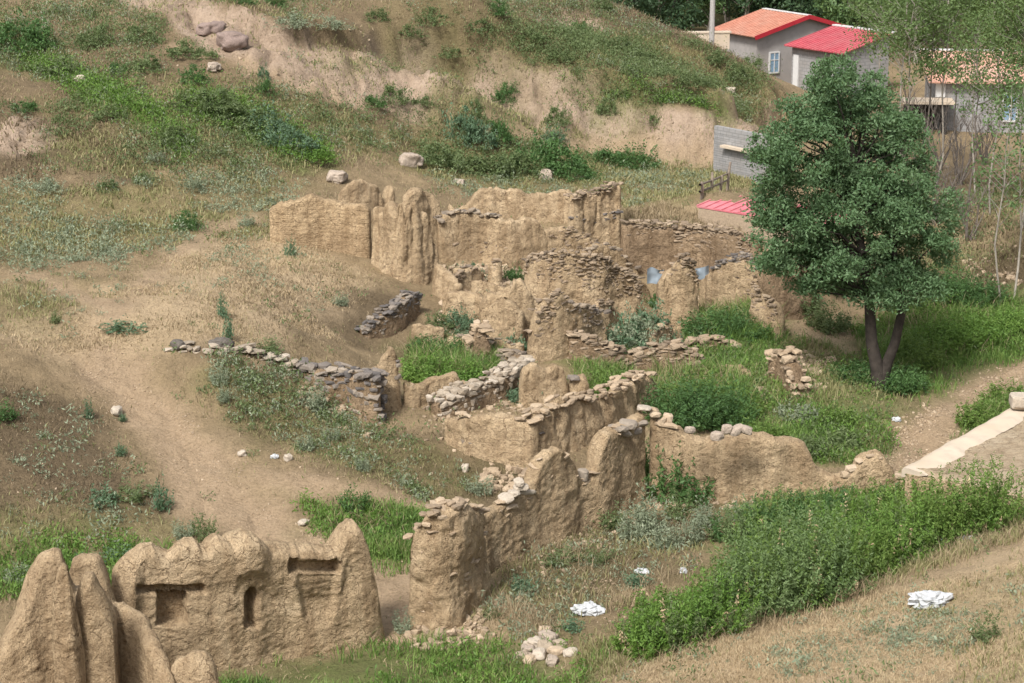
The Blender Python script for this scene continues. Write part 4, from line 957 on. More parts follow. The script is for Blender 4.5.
# mono pitch house with the red roof
e0, e1 = P3(786, 45, 125.0), P3(845, 54, 120.6); yaw = math.atan2(e1[1] - e0[1], e1[0] - e0[0]); Ln = float(np.hypot(*(e1 - e0)[:2])); o = np.array([e0[0], e0[1], 0.8]); f = Frame(o, yaw); he = e0[2] - 0.8; dp = 3.9
r = root("lean_to_house", o, "low grey house with a bright red sloping tin roof beside the orange roofed house", "house", HG)
hr = he + 0.95
solid('wall', prism([f.p(.25, .3, -1), f.p(.25, dp, -1), f.p(.25, dp, hr - .1), f.p(.25, .3, he)], f.a * (Ln - .5)), o, [M['block']], r)
solid('roof', tin_sheet(f.p(0, -.15, he + .0), f.p(Ln, -.15, he), f.p(Ln, dp + .2, hr + .05), f.p(0, dp + .2, hr + .05)), o, [M['roof_red']], r)
solid('ridge_cap', [slab4([f.p(-.05, dp - .05, hr + .1), f.p(Ln + .05, dp - .05, hr + .1), f.p(Ln + .05, dp + .3, hr + .1), f.p(-.05, dp + .3, hr + .1)], .08)], o, [M['white']], r)
d_ = solid('door', [f.box(.5, .95, .2, .29, -.3, he - .55)], o, [M['white']], r)
window(f, r, 4.4, 0.9, .6, 0.7, bpos=.26)
# pale roofed house behind the saplings
o = np.array([*P3(917, 108, 104.0)[:2], 1.45]); f = Frame(o, math.radians(-6)); Ln, dp, he = 9.5, 5.5, 2.75
r = root("flat_porch_house", o, "dark grey house with a sun bleached orange roof and an ornate white window", "house", HG)
solid('wall', prism([f.p(.9, 0, -1), f.p(.9, dp, -1), f.p(.9, dp, he + .75), f.p(.9, 0, he)], f.a * (Ln - .5)), o, [M['block']], r)
solid('roof', tin_sheet(f.p(.5, -.5, he - .02), f.p(Ln + .9, -.5, he - .02), f.p(Ln + .9, dp + .2, he + .92), f.p(.5, dp + .2, he + .92)), o, [M['roof_pale']], r)
solid('ridge_cap', [slab4([f.p(.4, dp + .05, he + .98), f.p(Ln + .9, dp + .05, he + .98), f.p(Ln + .9, dp + .35, he + .98), f.p(.4, dp + .35, he + .98)], .08)], o, [M['white']], r)
solid('porch_roof', [f.box(-.9, 1.75, -1.6, -.02, 1.72, 1.86)], o, [M['lime']], r)
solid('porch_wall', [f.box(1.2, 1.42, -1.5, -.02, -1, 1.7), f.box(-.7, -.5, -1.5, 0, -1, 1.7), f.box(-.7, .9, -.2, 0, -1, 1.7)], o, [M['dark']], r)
window(f, r, 4.75, 0.75, 0.62, 1.35, bpos=-.05)
solid('wall_pier', [f.box(.9, 1.4, -.06, -.004, 1.9, he - .1)], o, [M['white']], r)
# block wall yard, low roofs
a, b = at(713, 172), at(752, 180)
o = (a + b) / 2; yaw = math.atan2(b[1] - a[1], b[0] - a[0]); f = Frame(a, yaw); L_ = float(np.hypot(*(b - a)[:2])) + 1.6
r = root("block_wall", a, "bare grey concrete block wall with a pale ledge behind the leafy tree", "wall")
r["kind"] = "thing"
solid('block_panel', [f.box(0, L_, 0, .22, -.5, 2.1)] + [f.box(0, L_, -.012, -.002, z, z + .02) for z in np.arange(.2, 2.0, .2)], a, [M['block']], r)
solid('ledge', [f.box(.75, L_ + .1, -.3, -.014, 1.25, 1.36)], a, [M['lime']], r)
tag(solid("low_wall", [box(P3(702, 33, 124) + [0, 0, -.5], (3.4, .4, 1.0), 0.1), box(P3(702, 33, 124) + [0, 0, .05], (3.6, .5, .1), 0.1)], P3(702, 33, 124), [M['lime']]), "low pale garden wall on the hill shoulder beside the pole", "wall", kind="thing")
c = [P3(697, 206, 73.9), P3(754, 215, 71.9)]; d0 = P3(725, 194, 75.8)
SHED = np.array([q[:2] for q in c] + [(c[1] + (c[1] - c[0]) * 1.4 + d0 - c[0])[:2], d0[:2]])
e = d0 - c[0]; c += [c[1] + e, d0]
r = root("sunken_shed", c[0], "sunken shed with a pink ribbed tin roof on a stone footing", "shed")
ext = (c[1] - c[0]) * 1.35
A_, B_, C_, D_ = c[0], c[0] + ext * 1.0 + (c[1] - c[0]), c[0] + ext + (c[1] - c[0]) + e, d0
solid('roof', tin_sheet(A_, B_, C_, D_, 0.06, 0.4), c[0], [M['roof_pink']], r)
ins = (B_ - A_) * .01
solid('wall', prism([A_ + ins - [0, 0, .08], B_ - ins - [0, 0, .08], C_ - ins - [0, 0, .08], D_ + ins - [0, 0, .08]], np.array([0, 0, -1.5])), c[0], [M['stone_band']], r)
q0, q1 = at(701, 199), at(727, 191)
r = root("wooden_rail", (q0 + q1) / 2, "rough leaning wooden rail at the edge of the pink shed roof", "railing")
for t, h in ((0, .55), (.35, .75), (.7, .8), (1, 1.1)):
    q = q0 + (q1 - q0) * t; q[2] = H(q[0], q[1]) + .1
    solid('post', [tube([q - [0, 0, .4], q + [.05, 0, h * .6], q + [.02 + .1 * t, .1, h]], [.07, .06, .045])], r.location, [M['wood']], r)
for h in (.35, .62):
    u_ = [q0 + (q1 - q0) * t + [0, 0, H(*(q0 + (q1 - q0) * t)[:2]) + h - (q0 + (q1 - q0) * t)[2] + .1] for t in (-.05, .5, 1.03)]
    solid('rail', [tube(u_, [.05, .045, .04])], r.location, [M['wood']], r)
q = P3(712, 29, 119.0); q[2] = H(q[0], q[1]) if False else q[2]
g = float(H(q[0], q[1]))
r = root("utility_pole", (q[0], q[1], g), "tall grey utility pole on the hill shoulder near the orange roofed house", "utility pole")
solid('pole', [tube([[q[0], q[1], g - .5], [q[0], q[1], q[2] + 3], [q[0] + .05, q[1], q[2] + 7.5]], [.17, .15, .1], 10)], (q[0], q[1], g), [M['metal']], r)
solid('crossarm', [box((q[0], q[1], q[2] + 6.9), (1.5, .1, .1))], (q[0], q[1], g), [M['wood']], r)
# earth roof at the picture's right hand edge
c0, c1 = P3(905, 470, 47.6), P3(1024, 402, 53.4); c1 = c0 + (c1 - c0) * 1.3
dn = np.array([(c1 - c0)[1], -(c1 - c0)[0], 0]); dn /= np.linalg.norm(dn)
c1[2] = c0[2]
r = root("earth_roof_house", c0 + dn * 3 - [0, 0, 1.6], "low mud house with a flat earth roof and pale edge above the dirt road", "house")
b0 = np.array(r.location)
n = 60; s_ = np.linspace(0, 1, n)[:, None]; t_ = np.linspace(0, 1, 30)
G = np.array([[c0 + (c1 - c0) * s_[i, 0] + dn * 6.5 * t for t in t_] for i in range(n)]); G[..., 2] += -.02 + .05 * fbm(G[..., 0] * .8, G[..., 1] * .8, 0, 3, 3) + .01 * fbm(G[..., 0] * 5, G[..., 1] * 5, 0, 2, 4)
G[0, :, 2] -= .3; G[-1, :, 2] -= .3; G[:, -1, 2] -= .3
i = np.arange(n - 1)[:, None] * 30 + np.arange(29)[None]
solid('earth_roof', [(G.reshape(-1, 3), np.stack([i, i + 30, i + 31, i + 1], -1).reshape(-1, 4), 0)], b0, [M['roof_earth']], r, True)
solid('wall', prism([c0 + dn * .02 - [0, 0, .09], c1 + dn * .02 - [0, 0, .09], c1 + dn * 6.48 - [0, 0, .09], c0 + dn * 6.48 - [0, 0, .09]], np.array([0, 0, -2.4])), b0, [M['mud']], r)
ne = 120; se = np.linspace(0, 1, ne); prof = [(-.10, -.22), (-.10, -.02), (-.06, .035), (.1, .055), (.25, .05), (.42, .03), (.58, -.045)]
Ge = np.array([[c0 + (c1 - c0) * t + dn * o_ + np.array([0, 0, h_]) for o_, h_ in prof] for t in se])
Ge[..., :2] += (dn[:2] * (.09 * fbm(np.linspace(0, 14, ne), 3.3, 0, 3, 8))[:, None, None] * np.linspace(0, 1, 7)[None, :, None])
Ge += (.018 * fbm(Ge[..., 0] * 2.2, Ge[..., 1] * 2.2, Ge[..., 2] * 2, 3, 12))[..., None]
ie = np.arange(ne - 1)[:, None] * 7 + np.arange(6)[None]
v, F = Ge.reshape(-1, 3), np.stack([ie, ie + 7, ie + 8, ie + 1], -1).reshape(-1, 4)
solid('roof_edge', [(v, F, 0), (v, np.array([list(range(7))]), 0)], b0, [M['lime']], r, True)
q = P3(1020, 405, 52.6)
tag(solid("stone_block", [(boulder((.3, .24, .2), 5, .15, .45)[0] + q + [0, 0, .1], ICO3[1], 0)], q, [M['stone_pale']], None, True), "white stone block lying on the pale edge of the earth roof", "stone", "loose stones")

# ------------------------------------------------------------------ loose stones, rubble, litter
rng = np.random.default_rng(99)
def rock(label, px, py, w, h, mat='stone_pale', seed=0, name='loose_stone', dz=0.0, rough=.28, Y=None, block=.7, cat='stone'):
    q = at(px, py) if Y is None else P3(px, py, Y)
    v, F, _ = boulder((w / 2, w * .42, h / 2), seed + px * .37, rough, block)
    a = px * 1.3; v = np.c_[v[:, 0] * math.cos(a) - v[:, 1] * math.sin(a), v[:, 0] * math.sin(a) + v[:, 1] * math.cos(a), v[:, 2]]
    tag(solid(name, [(v + q + [0, 0, h * .28 + dz], F, 0)], q, [M[mat]], None, True), label, cat, "loose stones")
rock("large pale boulder below the eroded bank", 411, 165, .95, .65, 'stone_tan', 1, 'boulder')
rock("tan boulder uphill of the rear doorway wall", 337, 181, .85, .5, 'stone_tan', 2, 'boulder')
rock("pale stone with a weed beside it in the middle of the dirt track", 117, 414, .36, .26, 'stone_pale', 3)
rock("flat pale stone high on the hill above the grassy thicket", 214, 69, .7, .4, 'stone_tan', 4)
rock("squat dark purple boulder in the eroded bank", 231, 46, 1.5, .8, 'stone_purple', 5, 'boulder')
rock("smaller dark boulder beside the squat purple one", 211, 34, 1.2, .7, 'stone_purple', 6, 'boulder')
rock("whitish boulder half hidden in front of the dark thicket", 546, 179, .6, .5, 'stone_tan', 7, 'boulder')
rock("pale slab in the meadow beside the whitish boulder", 577, 171, .6, .2, 'stone_tan', 8)
rock("small pale stone in the meadow just beyond the rear doorway wall", 459, 184, .5, .25, 'stone_tan', 9)
rock("white stone on the bank below the low garden wall", 730, 92, .5, .3, 'stone_pale', 10)
rock("pale stone on the upper hill under the corner bush", 79, 83, .55, .4, 'stone_pale', 12)
rock("dark stone heap at the upper end of the track shoulder", 178, 347, .42, .26, 'stone_dark', 13)
rock("larger dark stone heap under the blue green weed", 222, 347, .58, .34, 'stone_dark', 14)
rock("small white stone on the slope under the track shoulder", 242, 455, .24, .17, 'stone_pale', 15)
rock("whitish stone among dry weeds below the retaining wall", 288, 460, .22, .22, 'stone_pale', 16)
rock("whitish chip in the green patch behind the niche wall", 303, 524, .3, .14, 'stone_pale', 17)
rock("squarish pale stone on the slope below the undercut wall", 465, 470, .24, .22, 'stone_pale', 18)
def capstones(label, spec, mat='stone_pale', group="stones lying on the wall tops"):
    for k, (px, py, Y, w, d, h) in enumerate(spec):
        q = P3(px, py, Y)
        g = stones([q], [(w / 2, d / 2, h / 2)], np.random.default_rng(int(px)), [px * .7], .12, 2, 0, .6, .1)
        tag(solid("cap_stone", [g], q, [M[mat]]), label, "stone", group)
def wY(p, px, o=.3): 
    i = p.at_px(px); return float(p.y[i] + p.n[i, 1] * o)
capstones("white slab piled on the step of the long stepped mud wall", [(506,498,wY(pL,506),.42,.3,.14),(514,493,wY(pL,514),.5,.3,.16),(521,487,wY(pL,521),.4,.34,.15),(526,492,wY(pL,526),.55,.25,.15),(519,482,wY(pL,519),.3,.25,.14)], 'stone_pale')
capstones("grey stone heaped on the high end of the long stepped mud wall", [(618,428,wY(pL,618),.6,.4,.18),(628,424,wY(pL,628),.5,.4,.2),(634,430,wY(pL,634),.4,.4,.18),(624,433,wY(pL,620),.4,.36,.18),(640,423,wY(pL,640),.45,.4,.18)], 'stone_grey')
capstones("flat white slab crowning the house corner", [(644,408,wY(pL,646),.5,.4,.12)], 'stone_pale')
capstones("upright stone in the gap of the long stepped mud wall", [(583,475,wY(pL,583),.3,.25,.36)], 'stone_grey')
capstones("round stone in the row on top of the rounded end mud wall", [(717,436,49.6,.35,.3,.25),(727,429,49.7,.3,.3,.26),(737,430,49.7,.4,.32,.24),(747,430,49.7,.32,.3,.24),(690,430,49.5,.26,.25,.2)], 'stone_tan')
capstones("grey slab on the corner of the fluted terrace wall", [(577,400,56.3,.45,.35,.12),(580,396,56.4,.5,.4,.12),(576,405,56.1,.4,.3,.12)], 'stone_grey')
# a heap in the grass, counted stone by stone
for k, (px, py, w) in enumerate([(528,652,.36),(536,647,.42),(545,650,.4),(556,654,.34),(548,640,.4),(540,657,.38),(560,646,.3),(530,662,.3),(552,663,.34),(570,655,.3),(522,657,.26),(545,633,.34)]):
    rock("pale stone in the heap on the grass before the end pier", px, py, w, w * .6, ('stone_tan', 'stone_pale', 'stone', 'stone_mud')[k % 4], 30 + k)
def litter(name, label, px, py, w, h, mat='plastic', seed=1, cat='litter', dz=0.0):
    q = at(px, py); v, F, _ = boulder((w / 2, w * .36, h / 2), seed, .0, .9)
    d = 1 + .4 * fbm(v[:, 0] * 2.2 / w, v[:, 1] * 2.2 / w, v[:, 2] * 1.6 / h, 5, seed, .72) - .3 * np.abs(vn(v[:, 0] * 5 / w, v[:, 1] * 5 / w, v[:, 2] * 2 / h, seed))
    v = v * d[:, None]; v[:, 2] = np.maximum(v[:, 2], -h * .18)
    tag(solid(name, [(v + q + [0, 0, h * .25 + dz], F, 0)], q, [M[mat]], None, False), label, cat, "plastic litter")
litter("plastic_sheet", "large crumpled white plastic sheet on the dry grass slope", 929, 605, .95, .42, 'plastic', 3)
litter("plastic_bag", "torn white plastic bag lying in the house ruin", 586, 613, .72, .34, 'plastic', 7)
litter("plastic_bag", "pale blue plastic bag caught at the foot of the shrubs", 943, 547, .32, .26, 'plastic_blue', 11)
litter("plastic_bag", "small white plastic bag between the shrubs and the slope", 968, 541, .4, .2, 'plastic', 13)
litter("paper_scrap", "small white scrap beside the pale weeds in the house ruin", 641, 573, .34, .18, 'plastic', 17)
litter("paper_scrap", "white scrap near the foot of the weeds in the house ruin", 683, 573, .2, .2, 'plastic', 19)
litter("plastic_bag", "whitish bag on the grass by the leafy tree", 922, 387, .45, .25, 'plastic', 23)
litter("paper_scrap", "white scrap on the green bank above the dirt road", 897, 421, .25, .16, 'plastic', 29)
litter("paper_scrap", "white scrap on the weedy slope below the stone retaining wall", 275, 458, .22, .16, 'plastic', 31)
for label, x0, x1, y0, y1, Y, mt in (("pale blue sheet hung in the gap beside the tapering door pillar", 647, 664, 269, 283, 70.6, 'plastic_blue'), ("bluish white sheet between the two door pillars", 695, 709, 267, 279, 71.4, 'plastic_blue')):
    a_, b_ = P3(x0, y1, Y), P3(x1, y0, Y); nx = 14
    X = np.linspace(a_[0], b_[0], nx); Z = np.linspace(a_[2] - .03, b_[2], 10)
    Xg, Zg = np.meshgrid(X, Z, indexing='ij'); Yg = Y + .05 * np.sin(Xg * 14) + .06 * fbm(Xg * 3, Zg * 3, 0, 2, 5); Zg = Zg + .05 * np.sin(Xg * 9) * (Zg > b_[2] - .1)
    v = np.r_[np.stack([Xg, Yg, Zg], -1).reshape(-1, 3), np.stack([Xg, Yg + .02, Zg], -1).reshape(-1, 3)]
    i = np.arange(nx - 1)[:, None] * 10 + np.arange(9)[None]; F = np.stack([i, i + 10, i + 11, i + 1], -1).reshape(-1, 4)
    tag(solid("tarpaulin", [(v, np.r_[F, F[:, ::-1] + nx * 10], 0)], a_, [M[mt]], None, True), label, "tarpaulin", "plastic sheets in the ruins")

def rubble_field(name, label, areas, mat, seed):
    rg = np.random.default_rng(seed); C, Z = [], []
    for poly, n, s in areas:
        p = scatter(plan(poly), n, rg, .3, .8, seed); z = H(p[:, 0], p[:, 1]); sz = s * .75 * np.minimum(rg.lognormal(0, .4, len(p)), 2)
        C.append(np.c_[p, z + sz * .2]); Z.append(np.c_[sz, sz * rg.uniform(.6, 1, len(p)), sz * rg.uniform(.35, .7, len(p))])
    tag(solid(name, [stones(np.concatenate(C), np.concatenate(Z), rg, None, .25)], (0, 0, 0), [M[mat]]), label, "rubble", kind="stuff")
rubble_field("rubble", "fallen building stones strewn among the ruined walls",
    [([(440,300),(640,310),(660,345),(560,350),(440,345)], 900, .09), ([(440,255),(640,262),(640,300),(440,300)], 700, .085), ([(400,380),(520,400),(540,470),(440,440)], 250, .07), ([(500,375),(540,365),(600,395),(520,420),(480,400)], 260, .11), ([(570,300),(600,300),(620,350),(570,345)], 160, .12),
     ([(450,255),(560,262),(640,290),(560,300),(450,280)], 300, .12), ([(760,350),(830,355),(820,400),(760,395)], 220, .13), ([(480,470),(540,470),(520,500),(480,490)], 90, .12),
     ([(460,560),(500,560),(640,510),(640,520),(520,590),(470,640),(440,640)], 220, .07), ([(405,630),(480,610),(500,640),(420,650)], 120, .09), ([(640,495),(900,488),(900,500),(640,510)], 160, .08), ([(640,225),(750,235),(750,280),(640,275)], 120, .1),
     ([(300,375),(380,420),(370,440),(300,400)], 80, .12)], 'stone_mud', 5)
rubble_field("gravel", "small pale stones on the tracks and bare slopes",
    [(TRACK, 1100, .022), (ROAD, 1500, .034), (YARD_PATH, 150, .02), ([(890,440),(950,395),(960,400),(905,450)], 160, .045), (PINK[0], 350, .055), ([(150,60),(330,60),(420,130),(330,175),(150,160)], 100, .04), ([(700,630),(1020,560),(1024,683),(600,683)], 200, .016), ([(210,360),(300,380),(470,480),(420,510),(280,470)], 120, .032), ([(500,590),(660,560),(640,620),(540,640)], 140, .03), ([(0,380),(150,440),(150,540),(0,540)], 100, .022), ([(960,240),(1024,240),(1024,285),(970,285)], 120, .08)], 'stone_mud', 9)

# ------------------------------------------------------------------ plants
def herb(rng, w, h, n, per, ll, lw, spread=.5, droop=0.15, fill=1.0, tight=.55):
    """many leafy stems fanning out of one clump, rounded in outline; returns leaves (metres, foot at 0)"""
    C, A, Ls = [], [], []
    for _ in range(n):
        r = math.sqrt(rng.random()); a = rng.uniform(0, 6.283)
        bx, by = r * w * .5 * math.cos(a) * (1 - spread * .5), r * w * .5 * math.sin(a) * (1 - spread * .5)
        hh = h * (1 - .45 * r ** 2) * rng.uniform(.5, 1.22)
        lx, ly = bx * spread + rng.normal(0, .06 * h), by * spread + rng.normal(0, .06 * h)
        t = rng.uniform(.08 if fill else .3, 1, per) ** .8
        c = np.c_[bx + lx * t ** 1.3, by + ly * t ** 1.3, hh * t]; c[:, :2] += rng.normal(0, ll * tight, (per, 2)) * (1.1 - .6 * t)[:, None]
        C.append(c); Ls.append(ll * (1.15 - .55 * t) * rng.uniform(.7, 1.3, per))
        d = rand_dirs(per, rng); d[:, 2] = np.abs(d[:, 2]) * .6 + .25 - droop; A.append(d / np.linalg.norm(d, axis=1)[:, None])
    C = np.concatenate(C); L = np.concatenate(Ls)
    return leaves(C, L, L * lw / ll, rng, np.concatenate(A))
def bush_leaves(rng, w, h, n, ls, lobes=20):
    """ragged woody bush: leaf clouds on uneven lobes, loose shoots and a thin skirt"""
    C = []
    for k in range(lobes):
        a = rng.uniform(0, 6.283); r = math.sqrt(rng.random()) * .46 * w; z = h * rng.uniform(.15, .8) * (1 - .75 * (r / (.5 * w)) ** 2)
        c = np.array([r * math.cos(a), r * math.sin(a), max(z, .08)]); s = rng.uniform(.06, .2) * w
        m = int(n / lobes * rng.uniform(.4, 1.3)); d = rand_dirs(m, rng) * (rng.random((m, 1)) ** .6) * s; d[:, 2] *= .9 * min(1.3, h / w * 1.2); C.append(c + d)
    for k in range(26):
        a = rng.uniform(0, 6.283); r = rng.uniform(.1, .5) * w; q = np.array([r * math.cos(a), r * math.sin(a), 0]); L = h * rng.uniform(.4, 1.15) * (1.2 - r / w)
        t = rng.uniform(.2, 1, 16)[:, None]; C.append(q + np.array([q[0] * .35, q[1] * .35, L]) * t + rng.normal(0, .05, (16, 3)))
    m = n // 7; a = rng.uniform(0, 6.283, m); r = w * rng.uniform(.35, .72, m); C.append(np.c_[r * np.cos(a), r * np.sin(a), rng.uniform(.02, .2, m)])
    C = np.concatenate(C); C[:, 2] = np.maximum(C[:, 2], .03)
    return leaves(C, ls * rng.uniform(.6, 1.4, len(C)), ls * .45, rng)
def proto(fn, mats, num=4, **k):
    return [mesh_np(mats, [fn(np.random.default_rng(1000 + i * 17 + hash_name(mats)), **k)], False, [M[mats]]) for i in range(num)]
def hash_name(s): return sum(ord(c) * (i + 3) for i, c in enumerate(s)) % 997
BUSH = {k: proto(bush_leaves, m, 4, w=2.0, h=1.2, n=n, ls=ls) for k, m, n, ls in (('dark', 'leaf_dark', 1500, .13), ('mid', 'leaf_mid', 1400, .13), ('bright', 'leaf_bright', 1500, .13), ('sage', 'leaf_sage', 900, .12), ('blue', 'leaf_blue', 1300, .14))}
HERB = {k: proto(herb, m, 4, w=1.0, h=.8, n=n, per=per, ll=ll, lw=lw, spread=.9) for k, m, n, per, ll, lw in (('sage', 'leaf_sage', 30, 28, .13, .034), ('blue', 'leaf_blue', 24, 16, .15, .06), ('mid', 'leaf_mid', 28, 24, .12, .036), ('dark', 'leaf_dark', 28, 26, .13, .045), ('bright', 'leaf_bright', 28, 16, .11, .035))}
_cnt = [0]
def plant(kind, name, label, px, py, w, h, group, cat='bush', table=None, Y=None):
    T = table or BUSH; _cnt[0] += 1
    me = T[kind][_cnt[0] % 4]; q = at(px, py) if Y is None else P3(px, py, Y)
    o = link(name, me, q - np.array([0, 0, .05])); bw, bh = (2.0, 1.2) if T is BUSH else (1.0, .8)
    o.scale = (w / bw, w / bw * .9, h / bh); o.rotation_euler = (0, 0, px * 0.77)
    return tag(o, label, cat, group)
HB = "bushes on the dry hillside"
for k, px, py, w, h, lb in [
  ('dark', 12, 48, 2.6, 1.9, "big dark green bush in the upper corner of the hillside"), ('dark', 36, 46, 1.7, 1.3, "dark bush leaning against the big corner bush"), ('mid', 62, 74, 1.9, .9, "flat dark bush at the head of the upper green strip"),
  ('mid', 97, 44, 1.5, 1.3, "olive bush on the stony slope beside the corner bushes"), ('mid', 88, 48, 1.0, .7, "small olive bush tucked under the stony slope bush"), ('mid', 142, 42, 1.7, 1.0, "rounded olive bush below the pale scar of the bank"), ('mid', 184, 56, 1.5, .9, "olive bush at the foot of the pale scar"),
  ('mid', 204, 57, 1.2, .6, "low olive bush beneath the dark purple boulders"), ('mid', 150, 70, 1.6, .9, "grey olive bush under the thin hill path"), ('dark', 196, 82, 1.3, .9, "dark bush uphill of the long green thicket"), ('dark', 264, 94, 1.0, .9, "dark upright bush beside the hill path above the thicket"),
  ('blue', 264, 79, .5, .8, "slim blue green shoot standing on the thin hill path"), ('dark', 118, 72, .8, .7, "little dark bush between the upper green strip and the hill path"),
  ('mid', 195, 108, 2.0, 1.1, "highest bush of the long green thicket"), ('mid', 218, 114, 2.3, 1.3, "broad olive bush in the upper half of the long green thicket"), ('mid', 240, 122, 2.2, 1.3, "shaded olive bush in the middle of the long green thicket"),
  ('blue', 262, 130, 2.0, 1.2, "first blue green bush below the olive half of the thicket"), ('blue', 280, 142, 1.9, 1.1, "blue green bush halfway down the lower thicket"), ('blue', 298, 150, 1.8, 1.0, "blue green bush next to lowest in the thicket"), ('bright', 316, 160, 1.7, .9, "fresh green bush ending the thicket near the tan boulder"),
  ('dark', 25, 110, 1.0, .6, "small dark bush alone on the brown slope below the corner bushes"), ('mid', 172, 142, 1.4, .9, "olive bush at the lower end of the second green strip"), ('mid', 110, 118, 1.4, .7, "low bush in the second green strip"), ('sage', 193, 191, 1.1, .9, "grey green weed bush on the slope above the sage meadow"),
  ('sage', 156, 162, .8, .6, "pale weed bush on the bare slope below the second green strip"), ('dark', 188, 228, 1.1, .8, "dark leafy weed in the sage meadow"), ('mid', 143, 182, .8, .5, "tiny olive bush on the bare slope above the sage meadow"), ('sage', 45, 190, 1.2, .6, "pale weed bush at the picture's edge above the sage meadow"),
  ('mid', 108, 190, .9, .6, "olive weed bush above the sage meadow"),
  ('mid', 394, 102, 1.5, 1.0, "dark olive bush low on the eroded bank uphill of the pale boulder"), ('dark', 375, 106, 1.0, .7, "small dark bush at the foot of the eroded bank"), ('dark', 509, 92, .9, .8, "upper of two dark balls of bush clinging to the bank"), ('dark', 503, 101, 1.1, .9, "lower of two dark balls of bush clinging to the bank"),
  ('mid', 557, 124, 1.2, 1.1, "olive bush growing out of the bank above the dark thicket"), ('mid', 607, 114, 1.0, 1.0, "narrow bush hanging on the far part of the bank"), ('mid', 423, 104, .9, .6, "small bush at the bank's foot above the tall shrubs"), ('mid', 474, 110, .8, .8, "small bush on the pale part of the bank"), ('mid', 655, 124, .9, .6, "low bush beneath the grassy lip of the bank"),
  ('blue', 464, 138, 1.7, 1.7, "tall blue green shrub above the grassy thicket"), ('blue', 480, 146, 1.6, 1.3, "broad blue green shrub beside the cone shaped bush"), ('dark', 500, 140, 1.2, 1.5, "cone shaped dark bush above the grassy thicket"), ('mid', 478, 124, 1.2, .8, "olive bush on the slope above the cone shaped bush"),
  ('mid', 436, 168, 2.4, 1.3, "olive shrub nearest the pale boulder"), ('mid', 462, 172, 2.5, 1.2, "low olive shrub in the grassy thicket"), ('mid', 490, 176, 2.6, 1.4, "olive shrub in the middle of the grassy thicket"), ('mid', 514, 176, 2.2, 1.3, "olive shrub against the dark thicket"),
  ('dark', 542, 166, 2.8, 1.7, "tallest dark green bush of the thicket under the bank"), ('dark', 562, 172, 2.5, 1.3, "dark green bush in the middle of the thicket under the bank"), ('blue', 553, 142, 1.3, .9, "small bluish bush on top of the dark thicket"), ('dark', 580, 178, 1.7, .9, "low dark bush at the end of the thicket"),
  ('dark', 612, 166, 1.8, 1.1, "first of two dark bushes alone in the meadow under the bank"), ('dark', 633, 167, 2.2, 1.3, "rounder of two dark bushes alone in the meadow under the bank"),
  ('dark', 581, 32, 1.3, .9, "dark bush near the ridge of the far hill"), ('mid', 479, 32, 1.6, .9, "olive bush high on the hill above the bank"), ('mid', 433, 24, 1.6, 1.0, "olive bush near the top of the picture on the bare hill"), ('mid', 618, 50, 1.6, 1.1, "olive bush on the far hill shoulder"), ('mid', 377, 20, 1.2, .8, "small bush at the top edge above the eroded bank"), ('dark', 498, 14, 1.1, .9, "dark bush at the top edge of the far hill"), ('mid', 602, 10, 1.4, .9, "olive bush on the ridge line"),
  ('mid', 640, 60, 1.7, .9, "broad olive bush halfway along the hill shoulder"), ('mid', 560, 60, 1.5, .8, "olive bush above the grassy lip of the bank"), ('dark', 274, 6, 1.0, .7, "dark bush at the top edge above the purple boulder"), ('dark', 243, 4, 1.2, .7, "low dark bush at the top edge beside the pale scar"), ('sage', 290, 26, 1.8, .8, "grey bush on the brown hilltop"), ('sage', 330, 28, 1.6, .7, "second grey bush on the brown hilltop, nearer the bank's lip"),
  ('mid', 735, 78, 1.6, 1.0, "olive bush on the hill's end below the pole"), ('mid', 715, 62, 1.4, .8, "bush under the low garden wall"), ('mid', 752, 66, 1.2, .8, "bush against the orange roofed house"), ('mid', 690, 84, 1.6, .8, "bush on the hill's end above the bank"), ('mid', 450, 56, 1.4, .7, "low bush on the grassy strip above the bank"), ('mid', 410, 36, 1.4, .7, "low bush on the bare hill under the top edge"), ('mid', 530, 40, 1.6, .8, "bush in the dip of the far hill")]:
    plant(k, "bush", lb, px, py, w, h, HB)
WG = "weeds on the near slopes"
